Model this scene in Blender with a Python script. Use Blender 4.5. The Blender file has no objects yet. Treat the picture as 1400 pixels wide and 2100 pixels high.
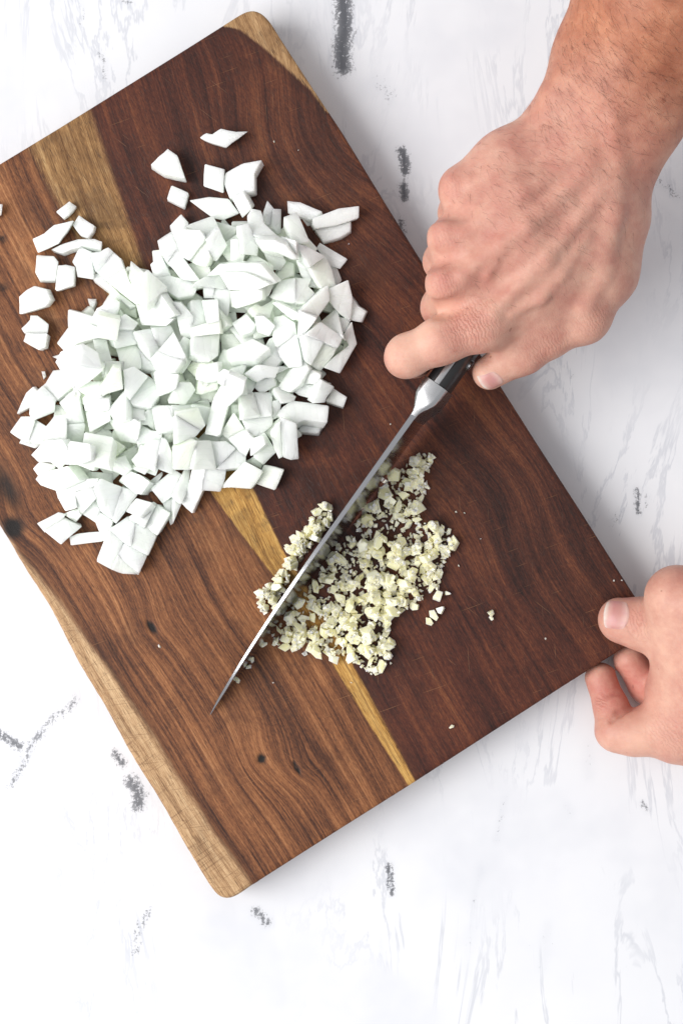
import bpy, bmesh, math, random
import numpy as np
from mathutils import Matrix, Vector

# ------------------------------------------------------------------ frame of reference
S = 0.00027          # metres per photo pixel on the board's top face
ZT = 0.025           # height of the board's top face above the table
DC = 2100 * S * 50.0 / 36.0   # camera distance above the board top
RNG = np.random.RandomState(7)
random.seed(7)

def P(px, py, h=0.0):
    """photo pixel + height above the board top (m) -> world point"""
    k = (DC - h) / DC
    return np.array([(px - 700) * S * k, (1050 - py) * S * k, ZT + h])

scene = bpy.context.scene
COL = scene.collection

# ------------------------------------------------------------------ camera, world, light, exposure
cam_d = bpy.data.cameras.new('camera')
cam = bpy.data.objects.new('camera', cam_d); COL.objects.link(cam)
cam_d.sensor_fit = 'VERTICAL'; cam_d.sensor_height = 36; cam_d.sensor_width = 24; cam_d.lens = 50
cam_d.clip_start = 0.01; cam_d.clip_end = 50
cam.location = (0, 0, ZT + DC)
scene.camera = cam

world = bpy.data.worlds.new('World'); scene.world = world; world.use_nodes = True
bgn = world.node_tree.nodes['Background']
bgn.inputs[0].default_value = (0.96, 0.975, 1.0, 1); bgn.inputs[1].default_value = 0.53

def area(name, loc, target, sx, sy, power, col):
    l = bpy.data.lights.new(name, 'AREA'); l.shape = 'RECTANGLE'; l.size = sx; l.size_y = sy
    l.energy = power; l.color = col
    o = bpy.data.objects.new(name, l); COL.objects.link(o)
    o.location = loc
    d = Vector(target) - Vector(loc)
    o.rotation_euler = d.to_track_quat('-Z', 'Y').to_euler()
    return o
area('window_light', (-1.75, -0.40, 1.62), (0.05, 0.0, 0.0), 2.0, 1.6, 72, (1.0, 0.985, 0.97))

scene.cycles.max_bounces = 9; scene.cycles.diffuse_bounces = 7; scene.cycles.glossy_bounces = 3; scene.cycles.transmission_bounces = 2
scene.cycles.caustics_reflective = False; scene.cycles.caustics_refractive = False
scene.view_settings.view_transform = 'Standard'
scene.view_settings.look = 'None'
scene.view_settings.exposure = 0.16
scene.view_settings.gamma = 1.0
scene.view_settings.use_curve_mapping = False

# ------------------------------------------------------------------ helpers
def new_obj(name, me, mat=None, parent=None, loc=None):
    o = bpy.data.objects.new(name, me); COL.objects.link(o)
    if mat is not None and not me.materials: me.materials.append(mat)
    if parent is not None: o.parent = parent
    if loc is not None: o.location = loc
    return o

def tag(o, label=None, cat=None, group=None, kind=None):
    if label: o['label'] = label
    if cat: o['category'] = cat
    if group: o['group'] = group
    if kind: o['kind'] = kind
    return o

def mesh_from(name, verts, faces, smooth=True, sharp=None):
    me = bpy.data.meshes.new(name)
    me.from_pydata([tuple(map(float, v)) for v in verts], [], [tuple(int(i) for i in f) for f in faces])
    me.update()
    if smooth:
        me.polygons.foreach_set('use_smooth', [True] * len(me.polygons))
        if sharp is not None: me.set_sharp_from_angle(angle=math.radians(sharp))
    return me

def fattr(me, name, arr):
    a = me.attributes.new(name, 'FLOAT', 'POINT'); a.data.foreach_set('value', np.asarray(arr, np.float32))

class NT:
    """small node-tree writer"""
    def __init__(self, name):
        self.m = bpy.data.materials.new(name); self.m.use_nodes = True
        self.t = self.m.node_tree; self.t.nodes.clear()
        self.out = self.t.nodes.new('ShaderNodeOutputMaterial')
        self.b = self.t.nodes.new('ShaderNodeBsdfPrincipled')
        self.t.links.new(self.b.outputs[0], self.out.inputs[0])
    def n(self, typ, **kw):
        nd = self.t.nodes.new(typ)
        for k, v in kw.items(): setattr(nd, k, v)
        return nd
    def set(self, sock, v):
        if hasattr(v, 'is_output') or isinstance(v, bpy.types.NodeSocket): self.t.links.new(v, sock)
        elif v is not None:
            if isinstance(v, (tuple, list)) and len(v) == 3 and sock.type == 'RGBA': v = tuple(v) + (1,)
            sock.default_value = v
    def math(self, op, a, b=None, c=None, clamp=False):
        nd = self.n('ShaderNodeMath', operation=op, use_clamp=clamp)
        self.set(nd.inputs[0], a)
        if b is not None: self.set(nd.inputs[1], b)
        if c is not None: self.set(nd.inputs[2], c)
        return nd.outputs[0]
    def attr(self, name):
        return self.n('ShaderNodeAttribute', attribute_name=name).outputs['Fac']
    def xyz(self, x, y, z=0.0):
        nd = self.n('ShaderNodeCombineXYZ')
        for i, v in enumerate((x, y, z)): self.set(nd.inputs[i], v)
        return nd.outputs[0]
    def noise(self, vec, scale=1.0, detail=2.0, rough=0.5, dist=0.0, out='Fac'):
        nd = self.n('ShaderNodeTexNoise')
        self.set(nd.inputs['Vector'], vec); nd.inputs['Scale'].default_value = scale
        nd.inputs['Detail'].default_value = detail; nd.inputs['Roughness'].default_value = rough
        nd.inputs['Distortion'].default_value = dist
        return nd.outputs[out]
    def step(self, v, lo, hi, a=0.0, b=1.0):
        nd = self.n('ShaderNodeMapRange', interpolation_type='SMOOTHSTEP')
        for i, q in enumerate((v, lo, hi, a, b)): self.set(nd.inputs[i], q)
        return nd.outputs[0]
    def mix(self, f, a, b, mode='MIX'):
        nd = self.n('ShaderNodeMix', data_type='RGBA', blend_type=mode)
        self.set(nd.inputs[0], f); self.set(nd.inputs[6], a); self.set(nd.inputs[7], b)
        return nd.outputs[2]
    def ramp(self, f, stops):
        nd = self.n('ShaderNodeValToRGB'); e = nd.color_ramp.elements
        while len(e) < len(stops): e.new(0.5)
        for i, (p, c) in enumerate(stops): e[i].position = p; e[i].color = tuple(c) + (1,)
        self.set(nd.inputs[0], f); return nd.outputs[0]
    def bump(self, h, strength=0.3, dist=0.001, normal=None):
        nd = self.n('ShaderNodeBump'); nd.inputs['Strength'].default_value = strength
        nd.inputs['Distance'].default_value = dist; self.set(nd.inputs['Height'], h)
        if normal is not None: self.set(nd.inputs['Normal'], normal)
        return nd.outputs[0]
    def translucent(self, color, fac):
        t = self.n('ShaderNodeBsdfTranslucent'); self.set(t.inputs['Color'], color)
        m = self.n('ShaderNodeMixShader'); self.set(m.inputs[0], fac)
        self.t.links.new(self.b.outputs[0], m.inputs[1]); self.t.links.new(t.outputs[0], m.inputs[2])
        self.t.links.new(m.outputs[0], self.out.inputs[0])
    def p(self, **kw):
        for k, v in kw.items(): self.set(self.b.inputs[k.replace('_', ' ')], v)
        return self.m

def srgb(r, g, b):
    f = lambda c: (c / 255 / 12.92) if c / 255 <= 0.04045 else ((c / 255 + 0.055) / 1.055) ** 2.4
    return (f(r), f(g), f(b))

# ------------------------------------------------------------------ marble table
MARKS = [  # polyline in photo pixels, half width px, strength
    ([(701,-60),(704,10),(707,60),(701,95),(703,138)],15,1.0), ([(716,-30),(717,70)],7,.6),
    ([(823,310),(829,330),(831,352)],9,1.0), ([(826,380),(829,406)],7,1.0), ([(821,452),(828,478)],7,.8),
    ([(770,165),(803,200)],11,.45), ([(164,-10),(172,22),(166,55)],5,.45), ([(203,108),(214,126),(215,165)],5,.6),
    ([(252,0),(264,4)],7,.6), ([(840,120),(815,215),(828,260)],5,.16), ([(1304,1004),(1308,1052)],5,.9),
    ([(1255,1072),(1272,1050)],8,.5), ([(1322,1010),(1326,1040)],4,.45), ([(1350,370),(1388,402)],9,.55), ([(1352,420),(1375,450)],6,.3), ([(1164,765),(1172,772)],3,.6),
    ([(156,1432),(146,1452),(112,1470),(66,1525),(45,1575),(22,1612)],8,.62), ([(-20,1500),(14,1512),(40,1530)],9,.85),
    ([(238,1545),(252,1566)],8,.9), ([(270,1602),(285,1625),(284,1652)],13,.85), ([(797,1776),(803,1832)],6,.9),
    ([(772,1690),(797,1776)],3,.2), ([(775,1905),(790,1995)],4,.25), ([(525,1868),(548,1892)],8,.8),
    ([(305,1868),(283,1905),(280,1955)],10,.55), ([(285,1980),(275,2065)],6,.25), ([(1035,1638),(1016,1725)],5,.42),
    ([(1160,1652),(1170,1670)],5,.35), ([(1205,1530),(1206,1590)],8,.3), ([(1316,1646),(1326,1662)],5,.7),
    ([(985,1785),(968,1855)],5,.35), ([(1122,1895),(1110,1985)],7,.3), ([(885,165),(905,235)],16,.14),
    ([(1362,890),(1392,960)],16,.18), ([(60,40),(78,90)],8,.1), ([(890,1760),(860,1860)],10,.12), ([(110,1780),(60,1900)],12,.1),
    ([(262,1745),(268,1790)],4,.35), ([(360,1795),(352,1830)],4,.2), ([(590,50),(605,62)],5,.25), ([(1250,1350),(1345,1350)],12,.25),
    ([(880,20),(905,90)],12,.14), ([(965,1905),(955,2000)],6,.25), ([(560,1940),(580,2050)],8,.15), ([(130,20),(140,75)],8,.14), ([(640,1700),(655,1760)],8,.1),
]
for i in range(60):   # the stone goes on beyond the frame
    x, y = RNG.uniform(-1500, 2900), RNG.uniform(-1200, 3300)
    if -80 < x < 1480 and -80 < y < 2180: continue
    a = RNG.uniform(1.2, 2.0); L = RNG.uniform(20, 110)
    MARKS.append(([(x, y), (x + L * .5 * math.cos(a) + RNG.uniform(-9, 9), y + L * .5 * math.sin(a)), (x + L * math.cos(a), y + L * math.sin(a))],
                  RNG.uniform(4, 13), RNG.uniform(.2, .9)))

def seg_dist(px, py, a, b):
    ax, ay = a; bx, by = b
    dx, dy = bx - ax, by - ay
    t = np.clip(((px - ax) * dx + (py - ay) * dy) / (dx * dx + dy * dy + 1e-9), 0, 1)
    return np.hypot(px - ax - t * dx, py - ay - t * dy)

def build_table():
    # fine grid around the frame, coarser rows outside, one sheet
    def axis(lo, hi, flo, fhi, fine, coarse):
        return np.concatenate([np.arange(lo, flo, coarse), np.arange(flo, fhi, fine), np.arange(fhi, hi + 1e-6, coarse)])
    xs = axis(-1500, 2900, -60, 1460, 8, 40); ys = axis(-1200, 3300, -60, 2160, 8, 40)
    X, Y = np.meshgrid(xs, ys)
    vein = np.zeros_like(X)
    for pts, w, s in MARKS:
        d = np.full_like(X, 1e9)
        for a, b in zip(pts[:-1], pts[1:]): d = np.minimum(d, seg_dist(X, Y, a, b))
        vein = np.maximum(vein, s * np.exp(-(d / (w * 1.6)) ** 2))
    k = (DC + ZT) / DC
    V = np.stack([(X - 700) * S * k, (1050 - Y) * S * k, np.zeros_like(X)], -1).reshape(-1, 3)
    ny, nx = X.shape
    idx = np.arange(nx * ny).reshape(ny, nx)
    F = np.stack([idx[1:, :-1], idx[1:, 1:], idx[:-1, 1:], idx[:-1, :-1]], -1).reshape(-1, 4)
    me = bpy.data.meshes.new('marble_tabletop')
    me.from_pydata(V.tolist(), [], F.tolist()); me.update()
    fattr(me, 'vein', vein.reshape(-1))
    N = NT('marble')
    pos = N.n('ShaderNodeNewGeometry').outputs['Position']
    vein = N.attr('vein')
    warp = N.noise(pos, 60, 4, .65)
    grit = N.noise(pos, 420, 5, .7)
    st = N.n('ShaderNodeMapping'); st.inputs['Scale'].default_value = (2.4, .8, 1); N.set(st.inputs[0], pos)
    strk = N.noise(st.outputs[0], 190, 4, .7, .6)
    nz = N.math('ADD', N.math('MULTIPLY', strk, .62), N.math('MULTIPLY', grit, .38))
    fr = N.noise(pos, 520, 6, .8, .5)
    nz = N.math('ADD', N.math('MULTIPLY', strk, .30), N.math('MULTIPLY', fr, .70))
    t_ = N.math('ADD', N.math('MULTIPLY', vein, 1.05), N.math('MULTIPLY', N.math('SUBTRACT', nz, .5), 3.6))
    m = N.step(t_, .52, .78)
    m = N.math('MULTIPLY', m, N.step(vein, .03, .30))
    m = N.math('MULTIPLY', m, N.math('MULTIPLY_ADD', vein, .62, .30), clamp=True)
    halo = N.math('MULTIPLY', N.math('MULTIPLY', vein, warp), .55)
    cl = N.noise(pos, 9, 4, .6)
    base = N.ramp(cl, [(0.30, (.67, .68, .72)), (.5, (.75, .755, .785)), (.72, (.785, .79, .81))])
    sm = N.n('ShaderNodeMapping'); sm.inputs['Scale'].default_value = (3.0, .7, 1); sm.inputs['Rotation'].default_value = (0, 0, .25); N.set(sm.inputs[0], pos)
    faint = N.step(N.noise(sm.outputs[0], 20, 5, .7, 1.2), .60, .80, 0, .13)
    base = N.mix(faint, base, (.55, .56, .61))
    rn = N.noise(sm.outputs[0], 7, 6, .62, 1.0)
    ridge = N.math('SUBTRACT', 1.0, N.math('MULTIPLY', N.math('ABSOLUTE', N.math('SUBTRACT', rn, .5)), 2.0))
    base = N.mix(N.math('MULTIPLY', N.step(ridge, .955, .998), N.step(cl, .40, .60, 0, .42)), base, (.42, .44, .50))
    specks = N.math('MULTIPLY', N.step(N.noise(pos, 520, 3, .6), .70, .76), N.step(N.noise(pos, 26, 3), .60, .72))
    base = N.mix(N.math('MULTIPLY', specks, .45), base, (.25, .26, .30))
    base = N.mix(halo, base, (.40, .42, .48))
    colr = N.mix(m, base, (.05, .053, .064))
    N.p(Base_Color=colr, Roughness=N.math('MULTIPLY_ADD', grit, .16, .30), Normal=N.bump(N.math('SUBTRACT', N.math('MULTIPLY', warp, .5), m), .12, .0006))
    N.b.inputs['Specular IOR Level'].default_value = .35
    o = new_obj('marble_tabletop', me, N.m)
    tag(o, 'white marble tabletop with broken grey and black veins under the board', 'tabletop', kind='structure')
    # the slab under the sheet
    x0, x1, y0, y1 = V[:, 0].min(), V[:, 0].max(), V[:, 1].min(), V[:, 1].max()
    vs = [(x0, y0, -.003), (x1, y0, -.003), (x1, y1, -.003), (x0, y1, -.003), (x0, y0, -.03), (x1, y0, -.03), (x1, y1, -.03), (x0, y1, -.03)]
    fs = [(0, 1, 2, 3), (7, 6, 5, 4), (0, 4, 5, 1), (1, 5, 6, 2), (2, 6, 7, 3), (3, 7, 4, 0)]
    new_obj('slab', mesh_from('slab', vs, fs, smooth=False), N.m, o)
build_table()

# ------------------------------------------------------------------ cutting board
OUT = [(505,22),(517,19),(530,22),(543,31),(556,47),(575,78),(640,178),(700,268),(800,432),(900,592),(1000,750),(1100,908),(1200,1063),(1297,1216),
       (1332,1268),(1337,1280),(1334,1292),(1322,1302),(1295,1319),(1150,1411),(1000,1508),(850,1605),(690,1706),(530,1808),(492,1837),(478,1845),(465,1848),(452,1846),(442,1838),(430,1822),
       (418,1803),(379,1738),(321,1636),(257,1533),(212,1450),(161,1366),(96,1238),(39,1148),(0,1084),(-45,1015),(-110,930),(-200,790),(-290,648),(-322,590),(-332,566),(-328,550),(-312,538),(-160,437),(0,335),(120,262),(245,184),(380,100),(470,43),(490,30)]
UD = np.array([0.537, 0.8436]); VD = np.array([0.8436, -0.537])     # along / across the grain, in photo pixels
def uv_of(x, y): return x * UD[0] + y * UD[1], x * VD[0] + y * VD[1]
def bound(pts):
    u, v = uv_of(np.array([p[0] for p in pts], float), np.array([p[1] for p in pts], float))
    o = np.argsort(u); return u[o], v[o]
B_LIVE = bound([(-300,560),(-120,890),(-30,1035),(0,1080),(39,1136),(71,1174),(129,1244),(180,1321),(238,1399),(289,1476),(334,1546),(386,1630),(437,1707),(476,1759),(514,1816),(535,1850)])
B_SL = bound([(20,225),(60,300),(110,395),(190,545),(300,770),(430,1005),(480,1075),(560,1180),(660,1325),(760,1490),(838,1612),(850,1640)])
B_SR = bound([(165,180),(185,235),(215,320),(260,450),(295,550),(400,780),(520,1005),(580,1130),(660,1252),(750,1412),(852,1605),(868,1640)])
B_CR = bound([(400,40),(455,53),(490,60),(540,97),(600,152),(636,184),(660,215),(760,400)])

def resample(poly, n):
    p = np.array(poly + [poly[0]], float)
    d = np.r_[0, np.cumsum(np.hypot(*np.diff(p, axis=0).T))]
    t = np.linspace(0, d[-1], n, endpoint=False)
    return np.stack([np.interp(t, d, p[:, 0]), np.interp(t, d, p[:, 1])], -1)

def build_board():
    n = 640
    out = resample(OUT, n)
    for _ in range(2): out = .25 * np.roll(out, 1, 0) + .5 * out + .25 * np.roll(out, -1, 0)
    u, v = uv_of(out[:, 0], out[:, 1])
    live = np.clip((1.0 - (v - np.interp(u, *B_LIVE)) / 10.0), 0, 1) * (u > 260) 
    wob = np.convolve(np.r_[RNG.randn(40 + n)], np.ones(9) / 9, 'same')[:n] * 2.0
    out += (live * wob)[:, None] * (-VD)[None]
    c = np.array([500., 930.])
    d = out - c; L = np.hypot(d[:, 0], d[:, 1])[:, None]; dn = d / L
    # rings: inset (px), drop (m) ; the live edge is worn down further
    rings = [(5.0, 0.0), (2.6, .0003), (1.0, .0009), (0.0, .0022), (0.0, .012), (0.6, .0235), (3.5, .0248)]
    fr = list(np.linspace(0.02, 1, 84))
    verts, px = [], []
    for f in fr[:-1]:
        q = c + dn * (L - 5.0) * f
        px.append(q)
        verts.append(np.zeros(n))
    for ins, dr in rings:
        q = out - dn * ins * (1 + live[:, None] * .8)
        px.append(q); verts.append(np.full(n, -dr) if dr > .004 else -dr * (1 + live * 1.6))
    Q = np.stack(px); Z = np.stack(verts)
    uu, vv = uv_of(Q[..., 0], Q[..., 1])
    slope = np.clip((np.interp(uu, *B_LIVE) - vv) / 60.0, 0, 1) * .0022
    Z = np.where(Z > -.005, Z - slope, Z)
    W = np.stack([(Q[..., 0] - 700) * S, (1050 - Q[..., 1]) * S, ZT + Z], -1).reshape(-1, 3)
    nr = Q.shape[0]
    idx = np.arange(nr * n).reshape(nr, n)
    F = np.stack([idx[:-1], np.roll(idx[:-1], -1, 1), np.roll(idx[1:], -1, 1), idx[1:]], -1).reshape(-1, 4)[:, ::-1]
    faces = F.tolist()
    top = len(W); W = np.vstack([W, [(c[0] - 700) * S, (1050 - c[1]) * S, ZT]])
    faces += [(top, int(idx[0, (i + 1) % n]), int(idx[0, i]))[::-1] for i in range(n)]
    faces.append([int(i) for i in idx[-1]])
    me = mesh_from('cutting_board', W, faces, True, 50)
    bm = bmesh.new(); bm.from_mesh(me); bmesh.ops.recalc_face_normals(bm, faces=bm.faces); bm.to_mesh(me); bm.free()
    X = np.r_[Q[..., 0].reshape(-1), c[0]]; Y = np.r_[Q[..., 1].reshape(-1), c[1]]
    U, V = uv_of(X, Y)
    s1 = np.interp(U, *B_LIVE) - V
    s2 = np.minimum(V - np.interp(U, *B_SL), np.interp(U, *B_SR) - V)
    s3 = np.where(U < 560, V - np.interp(U, *B_CR), -200)
    side = V - np.interp(U, *B_SR)
    # grain field: lines follow the sapwood edges, swirl in the upper corner, bend round the knots
    bend = np.interp(U, B_SR[0], B_SR[1] - np.mean(B_SR[1]))
    gv = V - bend * np.exp(-(side / 330.0) ** 2)
    g = lambda x, y, r: np.exp(-(((X - x) ** 2 + (Y - y) ** 2) / r ** 2))
    gv = gv + 105 * g(600, 300, 230) + 22 * g(730, 560, 130) - 26 * g(1010, 1010, 120) + 16 * g(1120, 1150, 110)
    gv = gv + 26 * g(535, 1556, 60) + 14 * g(310, 1286, 50) + 30 * g(20, 1075, 70) + 18 * g(608, 1575, 40)
    gv = gv + 38 * g(760, 250, 120) - 30 * g(500, 160, 110)
    gv = gv + 5 * np.sin(U / 150.0 + V / 260.0) + 1.5 * np.sin(U / 52.0 + 1.3)
    swirl = np.clip(g(640, 330, 270) + .75 * g(1040, 1010, 170) + .6 * g(1180, 1200, 140), 0, 1)
    def slot(x, y, hl, hw, ang=57.5):
        ca, sa = math.cos(math.radians(ang)), math.sin(math.radians(ang))
        a = (X - x) * ca + (Y - y) * sa; b = -(X - x) * sa + (Y - y) * ca
        return np.exp(-((a / hl) ** 2 + (b / hw) ** 2))
    dark = np.maximum.reduce([g(536, 1556, 10), slot(608, 1575, 17, 4, 62), slot(311, 1286, 17, 7, 50), .85 * g(28, 1082, 26), .6 * slot(15, 1000, 70, 26, 62), .55 * g(8, 590, 14), .6 * g(6, 490, 12)])
    # knots and cracks as real hollows
    co = np.array([v.co[:] for v in me.vertices])
    fattr(me, 'grain_u', U * S * 1000); fattr(me, 'grain_v', gv * S * 1000)
    fattr(me, 'sap_live', s1 * S * 1000); fattr(me, 'sap_mid', s2 * S * 1000); fattr(me, 'sap_corner', s3 * S * 1000)
    fattr(me, 'side', side * S * 1000); fattr(me, 'knot', dark); fattr(me, 'swirl', swirl)
    fattr(me, 'damp', np.clip(1.15 * np.exp(-(((X - 400) / 370) ** 4 + ((Y - 720) / 380) ** 4)) + .9 * np.exp(-(((X - 740) / 210) ** 4 + ((Y - 1170) / 240) ** 4)), 0, 1)); fattr(me, 'flat_u', U * S * 1000); fattr(me, 'flat_v', V * S * 1000)

    N = NT('board_wood')
    gu, gv_, sw = N.attr('grain_u'), N.attr('grain_v'), N.attr('swirl')
    fu, fv = N.attr('flat_u'), N.attr('flat_v')
    flat = N.xyz(fu, fv)
    wob = N.math('MULTIPLY', N.math('SUBTRACT', N.noise(N.xyz(N.math('MULTIPLY', gu, .012), N.math('MULTIPLY', gv_, .05)), 1, 3), .5), 3.6)
    gw = N.math('ADD', gv_, wob)
    def streak(ku, kv, det=3, rough=.6, off=0.0, src=None):
        return N.noise(N.xyz(N.math('MULTIPLY', gu, ku), N.math('MULTIPLY', src or gw, kv), off), 1, det, rough)
    broad = streak(.006, .045, 3, .6, 3.1)
    mid = streak(.008, .26, 3, .6, 7.7)
    lines = streak(.010, .85, 3, .6, 1.7)
    fine = streak(.05, 3.0, 2, .6, 9.2)
    fibre = streak(.22, 2.3, 4, .8, 4.4)
    speck = streak(.45, 1.5, 3, .75, 8.3, fv)
    pores = streak(.16, 2.6, 1, .5, 5.5, fv)
    blot = N.noise(flat, .035, 4, .6)
    tone = N.math('ADD', N.math('MULTIPLY_ADD', broad, .46, -.03), N.math('ADD', N.math('MULTIPLY', mid, .32), N.math('MULTIPLY', lines, .30)))
    tone = N.math('ADD', tone, N.math('MULTIPLY_ADD', fine, .16, -.08))
    tone = N.math('ADD', tone, N.math('MULTIPLY_ADD', fibre, .34, -.17))
    tone = N.math('ADD', tone, N.math('MULTIPLY_ADD', speck, .36, -.18))
    patch = N.noise(flat, .018, 4, .6, .6)
    tone = N.math('ADD', tone, N.math('MULTIPLY_ADD', patch, .30, -.15))
    tl = N.math('ADD', tone, N.math('ADD', N.math('MULTIPLY_ADD', lines, .24, -.12), N.math('MULTIPLY_ADD', mid, .22, -.11)))
    left = N.ramp(tl, [(.30, srgb(48, 27, 20)), (.42, srgb(88, 52, 33)), (.52, srgb(118, 73, 45)), (.63, srgb(144, 94, 59)), (.78, srgb(176, 124, 82))])
    right = N.ramp(tone, [(.30, srgb(30, 16, 15)), (.42, srgb(56, 27, 21)), (.53, srgb(80, 40, 28)), (.64, srgb(104, 57, 36)), (.80, srgb(142, 90, 54))])
    isr = N.step(N.math('ADD', N.attr('side'), N.math('MULTIPLY_ADD', mid, 6.0, -3.0)), -1.0, 1.5)
    wood = N.mix(isr, left, right)
    wood = N.mix(N.math('MULTIPLY', sw, .35), wood, N.ramp(tone, [(.34, srgb(40, 24, 20)), (.50, srgb(84, 51, 37)), (.68, srgb(136, 90, 60))]))
    sapt = N.math('ADD', N.math('MULTIPLY', mid, .45), N.math('ADD', N.math('MULTIPLY', fine, .40), N.math('MULTIPLY_ADD', fibre, .55, -.18)))
    sap_a = N.ramp(sapt, [(.36, srgb(112, 80, 52)), (.50, srgb(170, 134, 96)), (.66, srgb(204, 172, 132))])
    sap_b = N.ramp(sapt, [(.36, srgb(104, 70, 32)), (.50, srgb(176, 130, 66)), (.64, srgb(208, 166, 96))])
    edge = N.math('MULTIPLY_ADD', fibre, 3.0, -1.5)
    wob2 = N.math('MULTIPLY_ADD', N.noise(flat, .05, 3), 5.0, -2.5)
    ma = N.step(N.math('ADD', N.attr('sap_live'), N.math('ADD', edge, N.math('MULTIPLY', wob2, .6))), -2.6, 2.2)
    bw = N.step(fu, 90, 260, 2.8, .65)
    mb = N.step(N.math('ADD', N.attr('sap_mid'), N.math('MULTIPLY', N.math('MULTIPLY', edge, bw), .8)), N.math('MULTIPLY', bw, -1.0), bw)
    mc = N.step(N.math('ADD', N.attr('sap_corner'), edge), -.9, 1.1)
    # darker heartwood line beside the sapwood
    wood = N.mix(N.math('MULTIPLY', N.step(N.math('ADD', N.attr('sap_live'), wob2), -9, -.5), .45), wood, srgb(58, 34, 24))
    wood = N.mix(N.math('MULTIPLY', N.step(N.attr('sap_mid'), -7, -.5), .40), wood, srgb(62, 34, 24))
    wood = N.mix(N.math('MULTIPLY', N.step(N.attr('sap_corner'), -8, -.5), .55), wood, srgb(50, 28, 22))
    sapd = N.ramp(sapt, [(.36, srgb(92, 62, 36)), (.52, srgb(150, 112, 70)), (.66, srgb(186, 150, 104))])
    sap_b = N.mix(N.step(fu, 260, 120), sap_b, sapd)
    sap_b = N.mix(N.step(lines, .56, .68, 0, .55), sap_b, srgb(96, 60, 30))
    c_ = N.mix(ma, wood, sap_a); c_ = N.mix(mb, c_, sap_b); c_ = N.mix(mc, c_, N.mix(.5, sap_a, sap_b))
    # pores, stains, knots, knife scratches
    pr = N.step(pores, .62, .74, 0, .62)
    c_ = N.mix(pr, c_, srgb(40, 24, 17))
    c_ = N.mix(N.step(blot, .50, .74, 0, .38), c_, srgb(52, 28, 21))
    damp = N.math('MULTIPLY', N.attr('damp'), N.step(N.noise(flat, .05, 4, .6, .8), .44, .60))
    c_ = N.mix(N.math('MULTIPLY', damp, .42), c_, srgb(34, 17, 13))
    def scratch(ang, k, thr, off):
        ca, sa = math.cos(ang), math.sin(ang)
        a = N.math('ADD', N.math('MULTIPLY', fu, ca), N.math('MULTIPLY', fv, sa))
        b = N.math('SUBTRACT', N.math('MULTIPLY', fv, ca), N.math('MULTIPLY', fu, sa))
        return N.step(N.noise(N.xyz(N.math('MULTIPLY', a, .035), N.math('MULTIPLY', b, k), off), 1, 1, .5), thr, thr + .05)
    sc = N.math('MAXIMUM', N.math('MAXIMUM', scratch(1.35, 1.6, .73, 1), scratch(.35, 1.5, .75, 5)), scratch(-.5, 1.5, .745, 9))
    sc2 = N.math('MAXIMUM', scratch(1.62, 1.2, .62, 13), scratch(1.15, 1.4, .64, 17))
    c_ = N.mix(N.math('MULTIPLY', sc, .28), c_, srgb(176, 128, 88))
    c_ = N.mix(N.math('MULTIPLY', N.math('MULTIPLY', sc2, ma), .40), c_, srgb(92, 62, 40))
    kn = N.math('MULTIPLY', N.attr('knot'), N.math('MULTIPLY_ADD', fibre, 1.2, .55), clamp=True)
    c_ = N.mix(N.step(kn, .12, .8), c_, srgb(20, 13, 11))
    hgt = N.math('SUBTRACT', N.math('ADD', N.math('MULTIPLY', fibre, .5), N.math('MULTIPLY', fine, .3)), N.math('ADD', N.math('MULTIPLY', pr, .9), N.math('ADD', N.math('MULTIPLY', kn, 2.5), N.math('MULTIPLY', sc, .5))))
    N.p(Base_Color=c_, Roughness=N.math('SUBTRACT', N.math('MULTIPLY_ADD', fibre, .25, .44), N.math('MULTIPLY', damp, .16)), Normal=N.bump(hgt, .40, .0005))
    N.b.inputs['Specular IOR Level'].default_value = .28
    o = new_obj('cutting_board', me, N.m)
    tag(o, 'dark brown wooden cutting board with pale sapwood streak and worn live edge', 'cutting board')
    return o
build_board()

# ------------------------------------------------------------------ knife
def lathe_sections(secs):
    """secs: list of rings (same count) -> closed mesh"""
    n = len(secs[0]); V = [v for s in secs for v in s]; F = []
    for i in range(len(secs) - 1):
        for j in range(n):
            a, b = i * n + j, i * n + (j + 1) % n
            F.append((a, b, b + n, a + n))
    F.append(tuple(range(n))[::-1]); F.append(tuple((len(secs) - 1) * n + j for j in range(n)))
    return V, F

def fix_normals(me):
    bm = bmesh.new(); bm.from_mesh(me); bmesh.ops.recalc_face_normals(bm, faces=bm.faces); bm.to_mesh(me); bm.free()

def steel_mat(name, base, rough, brushed):
    N = NT(name)
    obj = N.n('ShaderNodeTexCoord').outputs['Object']
    mp = N.n('ShaderNodeMapping'); mp.inputs['Scale'].default_value = (60, 900, 2600) if brushed else (500, 500, 500); N.set(mp.inputs[0], obj)
    nz = N.noise(mp.outputs[0], 1, 3, .6)
    N.p(Base_Color=base, Metallic=1.0, Roughness=N.math('MULTIPLY_ADD', nz, .08, rough), Normal=N.bump(nz, .05, .0002))
    return N.m

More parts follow.
